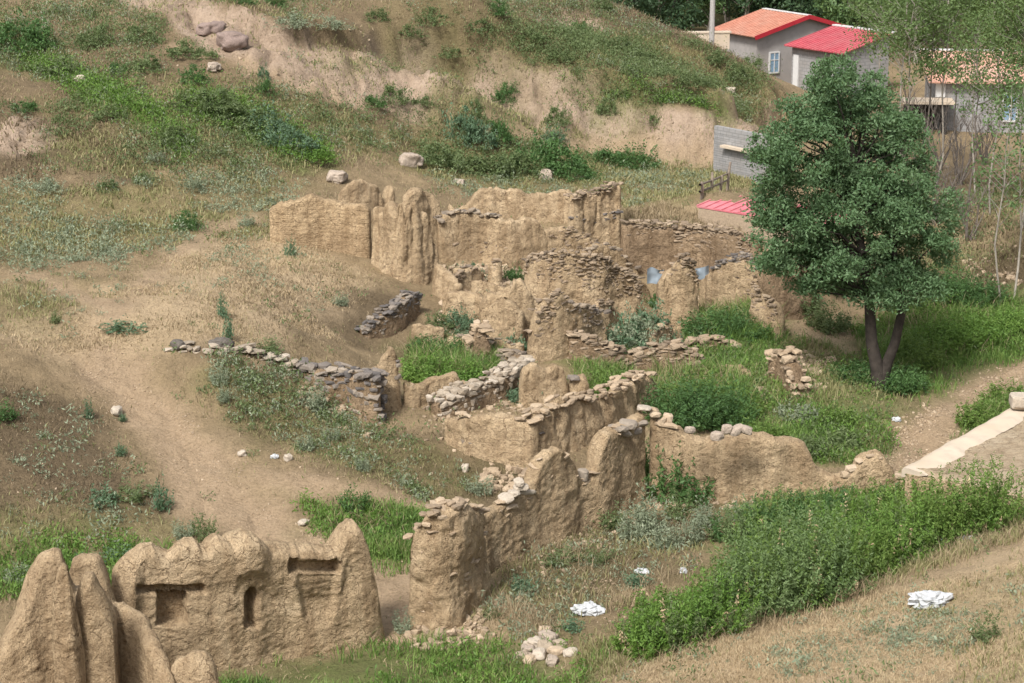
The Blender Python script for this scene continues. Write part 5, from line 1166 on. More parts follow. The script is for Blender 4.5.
for k, px, py, w, h, lb in [
  ('blue', 122, 332, 1.6, .5, "low spreading blue green weed beside the upper track"), ('mid', 55, 322, .5, .5, "small green weed near the fork of the thin path"), ('blue', 228, 340, .5, 1.0, "tall blue green thistle above the dark stone heap"), ('blue', 224, 318, .5, .8, "second tall thistle uphill of the dark stone heap"),
  ('sage', 220, 384, .7, .7, "pale sage weed on the slope under the track shoulder"), ('sage', 222, 402, .6, .6, "pale sage weed lower on the slope under the track shoulder"), ('sage', 316, 412, .8, 1.0, "pale sage weed at the foot of the stone retaining wall"), ('sage', 372, 415, .5, .7, "silvery weed against the stone retaining wall"),
  ('blue', 161, 510, .7, 1.0, "blue green thistle on the edge of the track"), ('blue', 104, 504, 1.0, .7, "wide blue green weed on the brown slope"), ('mid', 135, 498, 1.2, .6, "dry olive weed between the two blue green thistles"), ('mid', 203, 540, .8, .9, "dark olive weed at the lower edge of the track"), ('sage', 183, 538, .7, .6, "grey weed beside the dark olive one on the track edge"),
  ('dark', 355, 512, .9, .8, "round dark green weed on the thin path below the weedy slope"), ('blue', 122, 420, .4, .3, "weed growing at the pale stone in the track"), ('blue', 88, 418, .4, .6, "small thistle on the track's upper edge"), ('blue', 120, 455, .4, .5, "small thistle low in the track"), ('sage', 305, 450, .7, .6, "white flowered weed in the middle of the weedy slope"), ('sage', 362, 470, .6, .5, "white flowered weed lower on the weedy slope"), ('sage', 480, 494, .9, .7, "white flowered clump below the undercut mud wall"),
  ('sage', 330, 440, .7, .6, "straw pale weed near the white flowered one"), ('blue', 118, 560, .9, .5, "grey blue weed behind the niche wall crest"), ('blue', 88, 566, .8, .5, "grey blue weed behind the three peaks"), ('sage', 20, 582, .9, .5, "grey weed at the edge behind the three peaks"), ('dark', 6, 420, .8, .6, "dark weed on the brown slope at the picture's edge"), ('blue', 290, 256, .5, .8, "thistle at the foot of the mud brick wall"), ('sage', 340, 305, .7, .5, "olive weed on the brown embankment"), ('sage', 246, 225, .8, .5, "sage weed by the end of the mud brick wall"), ('mid', 268, 352, 1.3, .5, "green strip of weed above the stone line")]:
    plant(k, "weed", lb, px, py, w, h, WG, 'weed', HERB)
RW = "plants inside the ruins"
for k, px, py, w, h, lb in [
  ('blue', 622, 350, 2.0, 1.1, "large sage bush inside the curved stone wall"), ('sage', 640, 350, 2.0, 1.5, "tall pale sage bush behind the curved stone wall"), ('blue', 648, 338, 1.8, 1.4, "blue green bush between the stone laced wall and the door pillar"), ('sage', 604, 345, 1.4, .8, "low pale bush at the start of the curved stone wall"),
  ('blue', 512, 352, 1.3, .8, "blue green weed bush behind the low dark stone wall"), ('mid', 440, 330, 1.0, .7, "olive weed under the rounded mud wall"), ('blue', 458, 330, 1.2, .9, "blue green weed under the rounded mud wall"), ('dark', 512, 280, 1.0, .7, "dark bush seen through the window hole"), ('blue', 556, 250, 1.0, .9, "dark bush at the end of the humped wall"), ('blue', 472, 276, 1.0, .6, "weed below the humped wall"),
  ('blue', 526, 400, 1.2, .8, "blue green weed in the rubble before the twin lobed slab"), ('mid', 466, 372, 1.3, .6, "yellow green weed at the stone pier"), ('dark', 658, 310, .9, .9, "dark bush in the doorway by the pale blue sheet")]:
    plant(k, "ruin_bush", lb, px, py, w, h, RW)
FR = "weeds in the house ruin"
for k, px, py, w, h, lb in [
  ('dark', 668, 500, 1.5, 1.5, "tall dark weed in the inner corner of the house ruin"), ('dark', 692, 505, 1.4, 1.3, "tall dark weed along the rounded end wall"), ('dark', 650, 488, 1.0, 1.6, "slender dark weed right against the house corner"), ('mid', 680, 520, 1.1, 1.1, "yellow flowered weed before the tall dark ones"),
  ('sage', 648, 532, 1.2, 1.3, "tall pale sage weed in the middle of the house ruin"), ('sage', 632, 540, 1.0, 1.1, "pale sage weed beside the tallest sage one"), ('sage', 690, 545, 1.0, 1.1, "pale sage weed near the front shrubs"), ('sage', 664, 548, .9, .8, "grey sage weed low in the house ruin"), ('mid', 615, 528, 1.0, .8, "olive weed at the foot of the stepped wall"), ('blue', 640, 585, .9, .4, "blue green ground weed among the litter"), ('blue', 520, 590, .9, .5, "blue green weed near the end pier"), ('mid', 560, 562, 1.2, .5, "grey olive weed under the stepped wall"),
  ('sage', 705, 525, 1.0, .8, "grey weed at the near side of the rounded end wall"), ('blue', 575, 630, .7, .4, "blue green weed by the stone heap"), ('blue', 466, 590, .6, .8, "thistle in the shadow of the end pier"), ('mid', 492, 615, .7, .3, "low weed on the path before the end pier"), ('blue', 430, 618, .6, .6, "blue green thistle leaning on the end pier"), ('sage', 402, 630, .6, .6, "grey weed at the lower end of the niche wall"), ('mid', 985, 640, .9, .7, "thin olive weed on the dry grass slope"), ('sage', 742, 520, 1.0, .7, "grey weed before the middle of the rounded end wall"), ('mid', 600, 560, 1.0, .5, "straw coloured weed in the house ruin")]:
    plant(k, "ruin_weed", lb, px, py, w, h, FR, 'weed', HERB)
# the band of leafy shrubs along the foot of the near slope: each one its own mesh
SH = "leafy shrubs along the foot of the near slope"
def big_shrub(label, px, py, w, h, mat, seed, lw=.042, ll=.13):
    rg = np.random.default_rng(seed); q = at(px, py) - np.array([0, 0, .05])
    v, F, _ = herb(rg, w, h * 1.12, int(75 * w * w / 2.2), 46, ll, lw, .5, 0.0, 1.0, .42); k1, k2 = int(len(F) * .75), int(len(F) * .985); alt = {'leaf_bright': 'leaf_mid', 'leaf_shrubgrey': 'leaf_shrub', 'leaf_shrub': 'leaf_bright', 'leaf_dark': 'leaf_shrub', 'leaf_mid': 'leaf_dark'}[mat]
    tag(link("leafy_shrub", mesh_np("leafy_shrub", [(v, F[:k1], 0), (v, F[k1:k2], 1), (v, F[k2:], 2)], False, [M[mat], M[alt], M['grass_straw']]), q), label, "shrub", SH)
M['leaf_shrub'] = leaf_mat("shrub_leaf", [(0.065, 0.115, 0.024), (0.12, 0.195, 0.042), (0.19, 0.265, 0.07)])
M['leaf_shrubgrey'] = leaf_mat("grey_shrub_leaf", [(0.075, 0.125, 0.04), (0.135, 0.205, 0.075), (0.215, 0.285, 0.13)])
for i, (px, py, w, h, m, lb) in enumerate([
  (648, 650, 1.6, .9, 'leaf_bright', "lowest yellow green shrub at the near end of the shrub band"), (682, 640, 1.8, 1.1, 'leaf_bright', "yellow green shrub second from the near end of the band"), (718, 628, 1.8, 1.25, 'leaf_bright', "yellow green shrub where the band grows taller"), (662, 625, 1.5, .8, 'leaf_shrub', "small green shrub behind the low end of the band"),
  (752, 612, 2.2, 1.75, 'leaf_shrubgrey', "grey green shrub at the broad middle of the band"), (788, 606, 2.2, 1.7, 'leaf_shrubgrey', "dense grey green shrub beside the broad middle one"), (822, 596, 2.2, 1.7, 'leaf_shrubgrey', "grey green shrub with a dark foot near the plastic sheet"), (762, 582, 2.0, 1.7, 'leaf_shrubgrey', "grey green shrub in the second row of the band"), (805, 575, 2.1, 1.7, 'leaf_shrubgrey', "tall grey green shrub at the top of the second row"),
  (856, 578, 2.0, 1.55, 'leaf_shrub', "mid green shrub in front of the road side shrubs"), (888, 566, 2.1, 1.45, 'leaf_bright', "fresh green shrub above the blue plastic bag"), (846, 548, 2.0, 1.3, 'leaf_bright', "fresh green shrub behind the tall grey green ones"), (885, 535, 2.0, 1.25, 'leaf_shrub', "mid green shrub in the back row near the earth roof"),
  (922, 550, 2.0, 1.45, 'leaf_shrub', "mid green shrub right behind the plastic litter"), (955, 538, 2.0, 1.5, 'leaf_shrub', "mid green shrub next to last at the far end of the band"), (990, 528, 1.9, 1.5, 'leaf_shrub', "last shrub at the far end of the band"), (930, 522, 2.0, 1.2, 'leaf_shrub', "low shrub against the earth roof house"), (970, 512, 2.0, 1.2, 'leaf_shrub', "back shrub under the pale roof edge"),
  (770, 535, 1.7, 1.1, 'leaf_dark', "dark shrub along the rounded end wall"), (805, 530, 1.7, 1.0, 'leaf_dark', "dark shrub before the dip of the rounded end wall"), (840, 523, 1.7, .9, 'leaf_dark', "dark shrub near the stone footing"), (735, 540, 1.4, .8, 'leaf_mid', "olive shrub between the pale weeds and the dark shrubs"), (905, 512, 1.6, .8, 'leaf_dark', "dark shrub beyond the stone footing")]):
    big_shrub(lb, px, py, w, h, m, 500 + i)
# thickets of the green hollow
GH = "green thickets of the hollow"
for i, (px, py, w, h, m, lb) in enumerate([
  (682, 424, 2.4, 1.5, 'leaf_dark', "dark green clump behind the rounded end wall"), (716, 424, 2.4, 1.4, 'leaf_dark', "second dark green clump nearer the tree"), (700, 408, 2.2, 1.3, 'leaf_shrub', "brighter clump behind the two dark ones"), (742, 418, 1.5, .9, 'leaf_shrub', "small clump at the edge of the dark green thicket"),
  (712, 338, 2.2, 1.1, 'leaf_dark', "dark tall growth against the wide stone pier"), (738, 340, 2.2, 1.1, 'leaf_dark', "dark tall growth before the stepped stone stub"), (604, 390, 1.9, .7, 'leaf_shrub', "fresh green clump behind the fluted terrace wall"), (622, 393, 1.6, .65, 'leaf_bright', "bright clump next to the fluted terrace wall"),
  (430, 380, 1.8, .9, 'leaf_bright', "bright grassy clump beside the pointed mud spike"), (462, 382, 1.8, .7, 'leaf_bright', "bright grassy clump in the courtyard"), (490, 380, 1.5, .6, 'leaf_bright', "yellow flecked clump at the courtyard's end"), (436, 356, 1.8, .7, 'leaf_dark', "dark clump at the back of the courtyard"),
  (856, 378, 1.7, .6, 'leaf_dark', "dark shrub at the foot of the leafy tree"), (902, 388, 1.8, .8, 'leaf_dark', "dark shrub by the road side of the leafy tree"), (912, 365, 2.0, 1.2, 'leaf_shrub', "green shrub behind the tree by the road"), (935, 350, 2.2, 1.1, 'leaf_bright', "bright shrub on the grassy bank beyond the tree"), (965, 345, 2.3, 1.2, 'leaf_bright', "bright shrub midway along the grassy bank"), (1000, 340, 2.4, 1.2, 'leaf_bright', "bright shrub under the pale saplings"), (1030, 335, 2.4, 1.2, 'leaf_bright', "bright shrub at the picture's edge above the road"),
  (985, 425, 1.8, .9, 'leaf_shrub', "green shrub between the road and the pale roof edge"), (1010, 408, 1.8, .9, 'leaf_shrub', "green shrub beside the road at the picture's edge"), (828, 330, 1.5, 1.1, 'leaf_mid', "olive shrub in the shade behind the tree"), (800, 310, 1.4, 1.0, 'leaf_mid', "olive shrub against the brown bank wall"), (945, 300, 2.2, 1.5, 'leaf_dark', "dark shrub at the crown's edge beyond the tree"), (980, 305, 2.0, 1.1, 'leaf_dark', "dark shrub under the stony bank"),
  (760, 440, 1.4, .7, 'leaf_shrub', "weedy shrub on the slope beyond the rounded end wall"), (805, 455, 1.4, .7, 'leaf_mid', "olive shrub beyond the dip of the rounded end wall"), (838, 445, 1.3, .6, 'leaf_mid', "low olive shrub above the dirt road"), (835, 425, 1.3, .7, 'leaf_shrub', "yellow tipped shrub on the green slope"), (795, 420, 1.4, .6, 'leaf_sage', "pale weed shrub in the hollow")]):
    rg = np.random.default_rng(700 + i); q = at(px, py) - np.array([0, 0, .05])
    v, F, _ = herb(rg, w, h, int(75 * w * w / 2.2), 24, .17, .05, .4)
    tag(link("thicket_shrub", mesh_np("thicket_shrub", [(v, F, 0)], False, [M[m]]), q), lb, "shrub", GH)

# --- ground cover nobody could count
rng = np.random.default_rng(4242)
def cover(name, label, spec, mat, cat):
    parts = []
    for poly, n, h, w, clump in spec:
        P = plan(poly) if isinstance(poly, list) else poly
        p = scatter(P, n, rng, .5, clump, n % 17)
        for t in THIN: p = p[(sdist(t, p[:, 0], p[:, 1]) < -.05) | (rng.random(len(p)) < .15)]
        p = p[(sdist(P_ROAD, p[:, 0], p[:, 1]) < .05) & ((sdist(P_TRACK, p[:, 0], p[:, 1]) < .1) | (rng.random(len(p)) < .05)) & (sdist(SHED, p[:, 0], p[:, 1]) < .05)]
        B = np.c_[p, H(p[:, 0], p[:, 1]) - .02]
        hh = h * rng.lognormal(0, .35, len(p))
        parts.append(blades(B, hh, w, rng, .38))
    tag(solid(name, parts, (0, 0, 0), [M[mat]]), label, cat, kind="stuff")
def G(i): return P_GREEN[i][0]
lush = [i for i, (q, k, s) in enumerate(P_GREEN) if k == 'lush']
VIEW_ = [(-60,180),(300,170),(420,150),(760,150),(780,250),(1100,240),(1100,690),(-60,690)]
UP_ = [(-60,-5),(600,0),(700,50),(770,90),(770,150),(420,150),(300,170),(-60,180)]
def area(P): return abs(np.sum(P[:, 0] * np.roll(P[:, 1], -1) - P[:, 1] * np.roll(P[:, 0], -1))) / 2
spec = []
for i in lush:
    a = area(P_GREEN[i][0]); n = int(min(a * (170 if GREEN[i][0][0][1] > 300 else 60), 16000))
    spec.append((G(i), n, .26, .022 if GREEN[i][0][0][1] > 300 else .05, .5))
mixed, strawy = [], []
for q, n, h in (([(408,352),(440,345),(503,362),(498,384),(455,382),(412,370)], 7000, .42), ([(578,378),(630,374),(638,388),(608,398),(582,393)], 4000, .3), ([(665,378),(738,376),(752,424),(664,424)], 6000, .5), ([(692,318),(768,310),(785,338),(700,345)], 5000, .5), ([(850,335),(940,305),(1100,300),(1100,342),(1000,352),(930,362),(880,378)], 12000, .38), ([(960,425),(1000,392),(1024,385),(1024,408),(985,428)], 2500, .4), ([(330,520),(370,508),(428,512),(420,560),(375,560)], 4000, .28)):
    spec.append((q, n, h, .026, .5)); mixed.append((q, n // 4, h * .9, .022, .7)); strawy.append((q, n // 10, h * 1.1, .02, 0))
cover("grass", "fresh green grass in the courtyards and the hollow", spec, 'grass', "grass")
ol = [(G(i), int(min(area(G(i)) * (60 if i != 11 else 25), 16000)), .17 if i != 11 else .09, .028 if GREEN[i][0][0][1] > 250 else .045, .7) for i, (q, k, s) in enumerate(P_GREEN) if k != 'lush']
ol += [([(690,350),(800,340),(900,375),(865,465),(820,465),(740,400)], 7000, .2, .028, .6), ([(205,370),(300,362),(400,440),(500,480),(440,505),(330,475),(240,430)], 3000, .1, .022, .8)]
ol += mixed
foot = [(610,676),(700,652),(780,627),(860,597),(930,567),(1030,537),(1030,520),(900,556),(800,596),(640,646)]
ol += [(foot, 3500, .2, .02, .3), ([(590,690),(640,640),(720,600),(700,575),(620,620),(570,660)], 1800, .18, .02, .3)]
strawy.append((foot, 2500, .26, .014, .4))
ol += [(VIEW_, 15000, .1, .024, .6), (UP_, 15000, .15, .04, .5)]
cover("olive_grass", "half dry olive grass on the slopes", ol, 'grass_olive', "grass")
VIEW = [(-60,180),(300,170),(420,150),(760,150),(780,250),(1100,240),(1100,690),(-60,690)]
UP = [(-60,-5),(600,0),(700,50),(770,90),(770,150),(420,150),(300,170),(-60,180)]
dry = [(VIEW, 44000, .09, .022, .6), (UP, 15000, .13, .034, .6), ([(0,560),(200,560),(220,680),(0,690)], 2500, .12, .014, .5), ([(625,213),(755,219),(755,229),(625,224)], 3500, .22, .03, 0), ([(200,245),(300,240),(370,285),(330,330),(240,345),(120,345),(0,342),(0,330),(60,320),(150,280)], 9000, .085, .022, .5), ([(560,520),(700,515),(650,600),(540,640),(480,610)], 6000, .25, .014, .5), ([(890,210),(1010,195),(1024,250),(940,270)], 3000, .2, .035, .5)]
dry += [(q, n, h, w, c) for q, n, h, w, c in strawy]
tk = [P_TRACK, P_YARD, P_ROAD] + THIN
def cover_dry():
    parts = []
    for poly, n, h, w, clump in dry:
        p = scatter(plan(poly), n, rng, .5, clump, 3)
        keep = np.ones(len(p), bool)
        for t in tk + P_PINK[:1]: keep &= ~((sdist(t, p[:, 0], p[:, 1]) > -.1) & (rng.random(len(p)) < .94))
        for t in P_BRN: keep &= ~((sdist(t, p[:, 0], p[:, 1]) > 0) & (rng.random(len(p)) < .85))
        p = p[keep & (sdist(SHED, p[:, 0], p[:, 1]) < .05)]
        parts.append(blades(np.c_[p, H(p[:, 0], p[:, 1]) - .02], h * rng.lognormal(0, .4, len(p)), w, rng, .5))
    tag(solid("dry_grass", parts, (0, 0, 0), [M['grass_dry']]), "dry straw coloured grass over the slopes and terraces", "grass", kind="stuff")
cover_dry()
def cover_straw():
    P = plan([(560,690),(700,642),(850,605),(1010,542),(1150,500),(1150,690)]); p = scatter(P, 60000, rng, .5, .5, 6)
    P2 = plan([(200,245),(300,240),(370,285),(330,330),(240,345),(120,345),(0,342),(0,330),(60,320),(150,280)]); p2 = scatter(P2, 9000, rng, .5, .5, 6)
    parts = [blades(np.c_[q, H(q[:, 0], q[:, 1]) - .02], h * rng.lognormal(0, .4, len(q)), w, rng, .6) for q, h, w in ((p, .08, .011), (p2, .09, .022))]
    tag(solid("bleached_grass", parts, (0, 0, 0), [M['grass_straw']]), "bleached straw grass on the near slope and the upper terrace", "grass", kind="stuff")
cover_straw()
def cover_brown():
    parts = []
    for t in P_BRN:
        far = t[:, 1].mean() > 75; a = area(t)
        p = scatter(t, int(min(a * (45 if far else 75), 14000)), rng, .8, .6, 4)
        parts.append(blades(np.c_[p, H(p[:, 0], p[:, 1]) - .02], (.2 if far else .13) * rng.lognormal(0, .4, len(p)), .04 if far else .02, rng, .6))
    tag(solid("dead_herbs", parts, (0, 0, 0), [M['grass_brown']]), "brown dead herbs on the rough banks", "dead herbs", kind="stuff")
cover_brown()
def tufts(name, label, spec, mat, cat, ll=.09, lw=.03, per=30):
    """low leafy tufts strewn over an area: small leaf clouds"""
    parts = []
    for poly, n, s, clump in spec:
        p = scatter(plan(poly), int(n * .6), rng, .6, clump, 8)
        keep = np.ones(len(p), bool)
        for t in tk + P_PINK: keep &= ~((sdist(t, p[:, 0], p[:, 1]) > 0) & (rng.random(len(p)) < .93))
        p = p[keep]
        sz = s * rng.lognormal(0, .45, len(p)); k = len(p)
        c = np.c_[p, H(p[:, 0], p[:, 1])][:, None] + rng.normal(0, 1, (k, per, 3)) * (sz[:, None, None] * np.array([.5, .5, .0])) + np.stack([np.zeros((k, per)), np.zeros((k, per)), np.abs(rng.normal(0, .5, (k, per))) * sz[:, None]], -1)
        d = rand_dirs(k * per, rng); d[:, 2] = np.abs(d[:, 2]) + .2; d /= np.linalg.norm(d, axis=1)[:, None]
        parts.append(leaves(c.reshape(-1, 3), np.repeat(np.clip(sz * .4, .04, .13), per), np.repeat(np.clip(sz * .4, .04, .13) * lw / ll, per), rng, d))
    tag(solid(name, parts, (0, 0, 0), [M[mat]]), label, cat, kind="stuff")
tufts("sage_ground_cover", "low grey green herbs dotted over the slopes", [([(-60,182),(120,178),(300,170),(300,195),(262,240),(180,245),(100,262),(-60,265)], 1000, .26, .4), ([(-60,265),(300,240),(340,300),(240,340),(-60,340)], 220, .2, .3), (UP, 1500, .3, .3), ([(420,175),(660,170),(750,185),(640,205),(440,190)], 500, .25, .4), ([(0,380),(120,440),(160,540),(0,545)], 150, .2, .4), ([(210,365),(300,370),(470,480),(430,505),(250,430)], 260, .2, .4), ([(560,525),(700,515),(660,590),(520,640),(480,600)], 260, .16, .3), ([(700,640),(1020,560),(1020,683),(620,683)], 150, .13, .5), ([(440,300),(640,300),(640,345),(440,345)], 150, .2, .4), ([(790,640),(960,608),(960,655),(780,672)], 420, .11, 0)], 'leaf_sage', "ground cover")
tufts("olive_ground_cover", "low olive green herbs dotted over the hill", [(UP, 4200, .34, .3), ([(330,45),(480,75),(600,92),(720,110),(770,110),(770,80),(680,40),(600,35),(480,25)], 2200, .42, .4), ([(560,80),(640,88),(720,105),(715,116),(620,100)], 600, .4, 0), ([(350,58),(480,76),(620,93),(612,103),(470,91),(350,73)], 900, .38, 0), (VIEW, 700, .22, .4), ([(50,100),(260,130),(320,172),(150,180),(40,160)], 450, .32, .4), ([(690,350),(800,340),(900,375),(865,465),(820,465),(740,400)], 500, .24, .3), ([(420,105),(510,110),(600,150),(650,170),(560,178),(425,172)], 500, .35, .3), ([(210,365),(300,370),(470,480),(430,505),(250,430)], 400, .22, .4), ([(880,190),(1024,190),(1024,280),(900,280)], 300, .35, .3)], 'leaf_mid', "ground cover")
tufts("green_ground_cover", "fresh green herbs on the damp strips of the hill", [(GREEN[0][0], 420, .35, 0), (GREEN[1][0], 380, .35, 0), (GREEN[2][0], 260, .35, 0), ([(690,350),(800,340),(900,375),(865,465),(820,465),(740,400)], 600, .24, .3), (GREEN[8][0], 500, .18, .3), (GREEN[10][0], 500, .2, .2), (GREEN[12][0], 600, .16, .3), ([(850,330),(940,300),(1100,295),(1100,345),(930,365)], 500, .3, .2), ([(560,80),(640,88),(720,105),(715,116),(620,100)], 250, .38, 0)], 'leaf_bright', "ground cover")

# ------------------------------------------------------------------ trees
def limb(a, b, r0, r1, rng, sag=.15, k=7, n=7):
    t = np.linspace(0, 1, n)[:, None]; a, b = np.array(a, float), np.array(b, float); L = np.linalg.norm(b - a)
    P = a + (b - a) * t + np.sin(t * np.pi) * rng.normal(0, sag * .3, 3) * L * .5 + rng.normal(0, .012, (n, 3)) * L
    P[0] = a; P[-1] = b
    return tube(P, r0 + (r1 - r0) * t[:, 0] ** .8, k)
def build_main_tree():
    rg = np.random.default_rng(31); B = at(879, 386); Y0 = B[1]
    r = root("leafy_tree", B, "big dense dark green tree with a forked trunk by the dirt road", "tree")
    sc = scale_at(Y0)
    lob = [(850,92,42,30),(862,128,58,45),(812,150,48,42),(775,152,24,34),(885,175,58,52),(808,205,58,48),(782,238,32,34),(858,225,66,58),(915,225,46,52),(925,262,30,38),(850,268,62,36),(898,285,40,24),(800,268,38,26),(838,70,20,14),(815,106,30,26),(905,140,32,34),(772,200,22,30),(795,120,22,22),(852,170,36,30),(895,205,34,30)]
    cl, cr = [], []
    for (px, py, rx, ry) in lob:
        c = P3(px, py, Y0 + rg.uniform(-.8, .8)); rx, ry = rx / sc * .9, ry / sc * .9
        m = int(8 + rx * ry * 15)
        d = rand_dirs(m, rg) * (rg.uniform(.5, 1.0, (m, 1)) ** .6) * np.where(rg.random((m, 1)) < .2, 1.22, 1)
        cl.append(c + d * np.array([rx, max(rx, 1.1), ry])); cr.append(rg.uniform(.2, .5, m))
    cl = np.concatenate(cl); cr = np.concatenate(cr)
    Lf, La = [], []
    for c, q in zip(cl, cr):
        m = int(210 * (q / .4) ** 2); ax_ = rand_dirs(1, rg)[0]; d = rand_dirs(m, rg) * (rg.random((m, 1)) ** .5) * q * np.array([1.1, 1.1, .7]); d += ax_ * rg.normal(0, .32, (m, 1)) * q; d[:, 2] -= .5 * (d[:, 0] ** 2 + d[:, 1] ** 2); Lf.append(c + d)
    for (px, py, rx, ry) in lob:
        m = int(rx * ry * .10); q = rand_dirs(m, rg) * rg.uniform(.5, 1.08, (m, 1)); Lf.append(P3(px, py, Y0) + q * np.array([rx / sc, max(rx / sc, 1.1), ry / sc]))
    C = np.concatenate(Lf); d = rand_dirs(len(C), rg); d[:, 2] -= .35; d /= np.linalg.norm(d, axis=1)[:, None]
    solid('crown', [leaves(C, .135 * rg.uniform(.7, 1.35, len(C)), .055, rg, d)], B, [M['leaf_tree']], r)
    f1, f2 = P3(869, 296, Y0 + .1), P3(903, 306, Y0 - .3); t1, t2 = P3(850, 120, Y0), P3(912, 190, Y0 + .3)
    m1, m2 = P3(856, 215, Y0 + .1), P3(893, 245, Y0)
    solid('trunk', [tube([B - [0, 0, .4], B + [-.06, 0, .5], (B + f1) / 2 + [-.08, 0, 0], f1, m1, t1], [.29, .22, .185, .16, .11, .03], 12), tube([B + [.08, 0, .1], B + [.22, 0, .75], (B + f2) / 2 + [.12, 0, .1], f2, m2, t2], [.2, .18, .16, .135, .09, .03], 12)], B, [M['bark']], r, True)
    br = []
    orig = [f1, (f1 + m1) / 2, m1, (m1 + t1) / 2, f2, m2, (f1 + f2 * 0 + m1) / 2, (f2 + m2) / 2]
    for c in cl[rg.permutation(len(cl))[:95]]:
        o = min(orig, key=lambda q: np.linalg.norm(q - c) + 2.5 * max(0, q[2] - c[2] + .6)); br.append(limb(o, c, .055, .01, rg, .25, 6))
    solid('branch', br, B, [M['bark']], r, True)
build_main_tree()

def tree_proto(seed, h, w, leaf, n, ls, bark, form='oval', bare=.3, clus=40, tw=12, tr=.015):
    """trunk + crown meshes, foot at 0"""
    rg = np.random.default_rng(seed); hz = np.linspace(0, h, 8)
    wob = np.cumsum(rg.normal(0, .012 * h, (8, 2)), axis=0); wob -= wob[0]
    T = np.c_[wob, hz]; R = np.linspace(tr * h + .015, .01, 8)
    tp = [tube(np.r_[[T[0] - [0, 0, .5]], T], np.r_[R[0] * 1.1, R], 8)]
    def ax(z): return np.array([np.interp(z, hz, T[:, 0]), np.interp(z, hz, T[:, 1]), z])
    C = []
    for k in range(clus):
        t = rg.random() ** (.85); z = h * (bare + (1 - bare) * t)
        rr = w / 2 * {'oval': math.sin(math.pi * (.12 + .85 * t)) ** .7, 'spire': .35 + .65 * math.sin(math.pi * min(1, .15 + .8 * t)), 'cone': 1.05 - .95 * t}[form]
        a = rg.uniform(0, 6.283); q = rr * math.sqrt(rg.uniform(.15, 1)); c = ax(z) + [q * math.cos(a), q * math.sin(a), 0]
        if k < tw * 3: tp.append(limb(ax(max(z - .35 * q - .1 * h * rg.random(), .12 * h)), c, .3 * tr * h * (1.1 - t) + .008, .005, rg, .15, 5, 5))
        m = int(n / clus * rg.uniform(.5, 1.5)); s = w * .17 * rg.uniform(.7, 1.3); C.append(c + rand_dirs(m, rg) * (rg.random((m, 1)) ** .5) * s * np.array([1, 1, .9]))
    C = np.concatenate(C)
    return (mesh_np('trunk', tp, True, [M[bark]]), mesh_np('crown', [leaves(C, ls * rg.uniform(.7, 1.4, len(C)), ls * .55, rg)], False, [M[leaf]]))
FT = [tree_proto(1, 11, 5.0, 'leaf_far', 5200, .30, 'bark_pale', 'oval', .22), tree_proto(2, 13, 3.6, 'leaf_far', 4200, .30, 'bark_pale', 'spire', .2), tree_proto(3, 10, 5.5, 'leaf_fardark', 5600, .30, 'bark', 'oval', .15), tree_proto(4, 12, 4.2, 'leaf_fardark', 4600, .30, 'bark_pale', 'spire', .25), tree_proto(5, 9, 5.0, 'leaf_sapling', 4200, .28, 'bark_pale', 'oval', .2)]
def tree(name, pr, loc, s, rz, label, group):
    r = root(name, loc, label, "tree", group); r.scale = (s, s, s * 1.0); r.rotation_euler = (0, 0, rz)
    for nm, me in zip(('trunk', 'crown'), pr): link(nm, me, (0, 0, 0), r)
FG = "trees of the wood beyond the houses"
KL = ["bright green full crowned tree in the wood beyond the houses", "slim tall green tree with a pale trunk in the wood beyond the houses", "dark round crowned tree in the wood beyond the houses", "slim dark tree with a pale trunk in the wood beyond the houses", "light green airy tree in the wood beyond the houses"]
rg = np.random.default_rng(8)
k = 0
for row, (Y, x0, x1, n, zz) in enumerate([(146, 9, 24, 7, 1), (152, 8, 52, 22, 1), (162, 6, 56, 24, 1.2), (174, 4, 60, 24, 1.5), (190, 2, 66, 22, 2)]):
    for x in np.linspace(x0, x1, n):
        xx, yy = x + rg.normal(0, .8), Y + rg.normal(0, 2.5)
        if abs(xx / yy - .2285) < .008 and row < 4: continue
        kd = int(rg.choice([0, 1, 2, 3, 4], p=[.2, .12, .36, .2, .12])) if xx / yy > .14 else int(rg.choice([1, 2, 3], p=[.25, .3, .45]))
        tree("broadleaf_tree", FT[kd], (xx, yy, float(H(xx, yy))), rg.uniform(.8, 1.2), rg.uniform(0, 6), KL[kd], FG); k += 1
for (x, y, s, kd, lb) in [(28, 139, .9, 0, "full green tree standing close behind the red roofed house"), (32, 134, 1.0, 4, "airy light green tree between the red roof and the pale roof"), (36, 128, .95, 0, "full green tree behind the pale roofed house"), (23.5, 141, .85, 4, "light green tree rising over the orange roof ridge")]:
    tree("broadleaf_tree", FT[kd], (x, y, float(H(x, y))), s, x, lb, "trees close behind the houses")
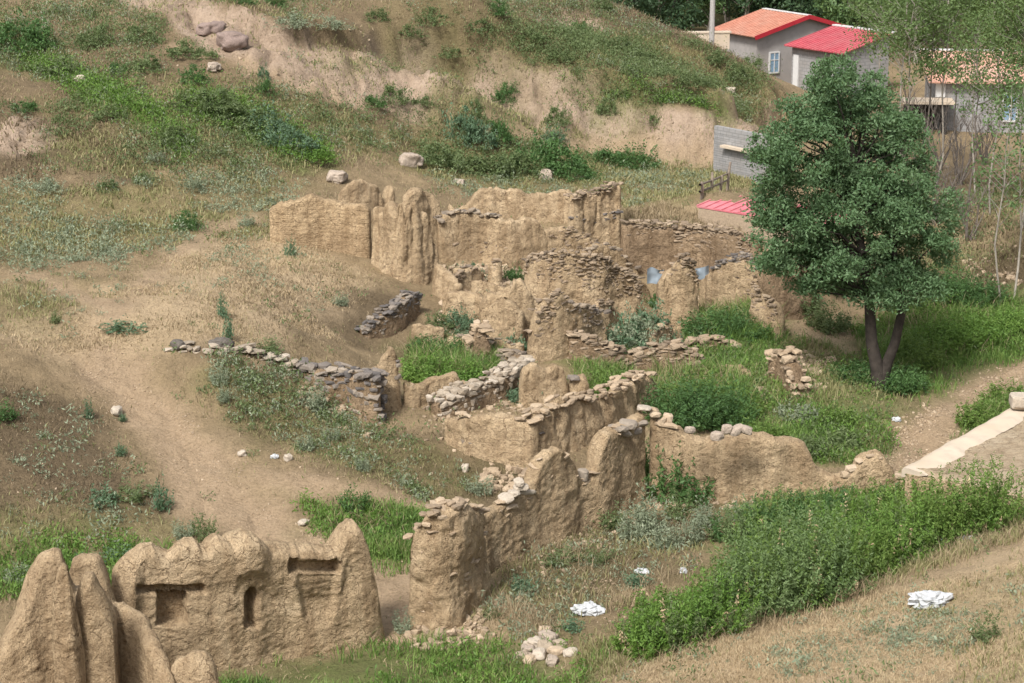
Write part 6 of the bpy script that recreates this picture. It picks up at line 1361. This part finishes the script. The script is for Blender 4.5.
# slim saplings between the leafy tree and the pale roofed house
ST = [tree_proto(21, 9.5, 3.8, 'leaf_sapling', 3000, .14, 'bark_pale', 'oval', .5, 60, 14, .0035), tree_proto(22, 8.5, 3.4, 'leaf_sapling', 1300, .14, 'bark_red', 'oval', .55, 46, 12, .0035), tree_proto(23, 8.0, 2.4, 'leaf_far', 900, .13, 'bark_pale', 'spire', .42, 40, 11, .0035)]
SG = "slim saplings by the pale roofed house"
for px, py, s, kd, lb in [(905,190,1.0,0,"leaning sapling just beside the big tree's top"),(922,186,1.1,1,"bare stemmed sapling before the porch of the pale roofed house"),(936,188,1.05,0,"sapling with a pale green crown over the porch"),(892,170,1.05,0,"sapling rising right behind the big tree's shoulder"),(955,175,1.0,1,"thin sapling before the pale roof"),(975,195,.95,2,"thin sapling with few leaves before the ornate window"),(1001,305,1.0,2,"inner one of two pale straight trunks on the grassy bank"),(1014,300,1.08,2,"outer one of two pale straight trunks on the grassy bank"),(990,215,.9,0,"sapling hiding the ornate window"),(1022,230,1.0,0,"sapling at the picture's edge on the stony bank"),(870,150,1.0,0,"sapling hidden to its crown by the big tree"),(968,205,.9,1,"thin sapling standing lowest on the brown slope")]:
    q = at(px, py); tree("sapling", ST[kd], q, s, px * .3, lb, SG)
rg = np.random.default_rng(77)
def bare_bush(label, px, py, h, n):
    q = at(px, py); tw = []
    for i in range(n):
        a = rg.uniform(0, 6.283); l = rg.uniform(.15, .5) * h; tip = q + [l * math.cos(a), l * math.sin(a) * .6, h * rg.uniform(.7, 1)]
        tw.append(limb(q + rg.normal(0, .08, 3) * [1, 1, 0], tip, .035, .006, rg, .12, 5, 6))
        for j in range(7):
            t = rg.uniform(.35, .9); b = q + (tip - q) * t; e = b + [rg.normal(0, .35), rg.normal(0, .3), rg.uniform(.3, .9)]
            tw.append(limb(b, e, .014, .004, rg, .1, 4, 4))
    tag(solid("bare_shrub", tw, q, [M['bark_red']], None, True), label, "shrub", "leafless shrubs on the bank behind the tree")
bare_bush("tall leafless reddish shrub beside the big tree's crown", 918, 192, 5.2, 12); bare_bush("leafless shrub on the bank below the porch", 940, 170, 4.0, 10); bare_bush("leafless shrub behind the big tree", 900, 165, 4.2, 10); bare_bush("leafless shrub under the house with the pale roof", 985, 165, 3.2, 12); bare_bush("wide leafless shrub halfway down the brown slope", 935, 225, 2.6, 12); bare_bush("leafless shrub at the upper edge of the brown slope", 960, 185, 3.0, 12)
bare_bush("low leafless shrub on the stony bank", 968, 240, 2.4, 9)
for o in list(COL.objects):
    if o.parent is None and o.get("category") in ("ruined wall", "stone wall"): o["kind"] = "thing"
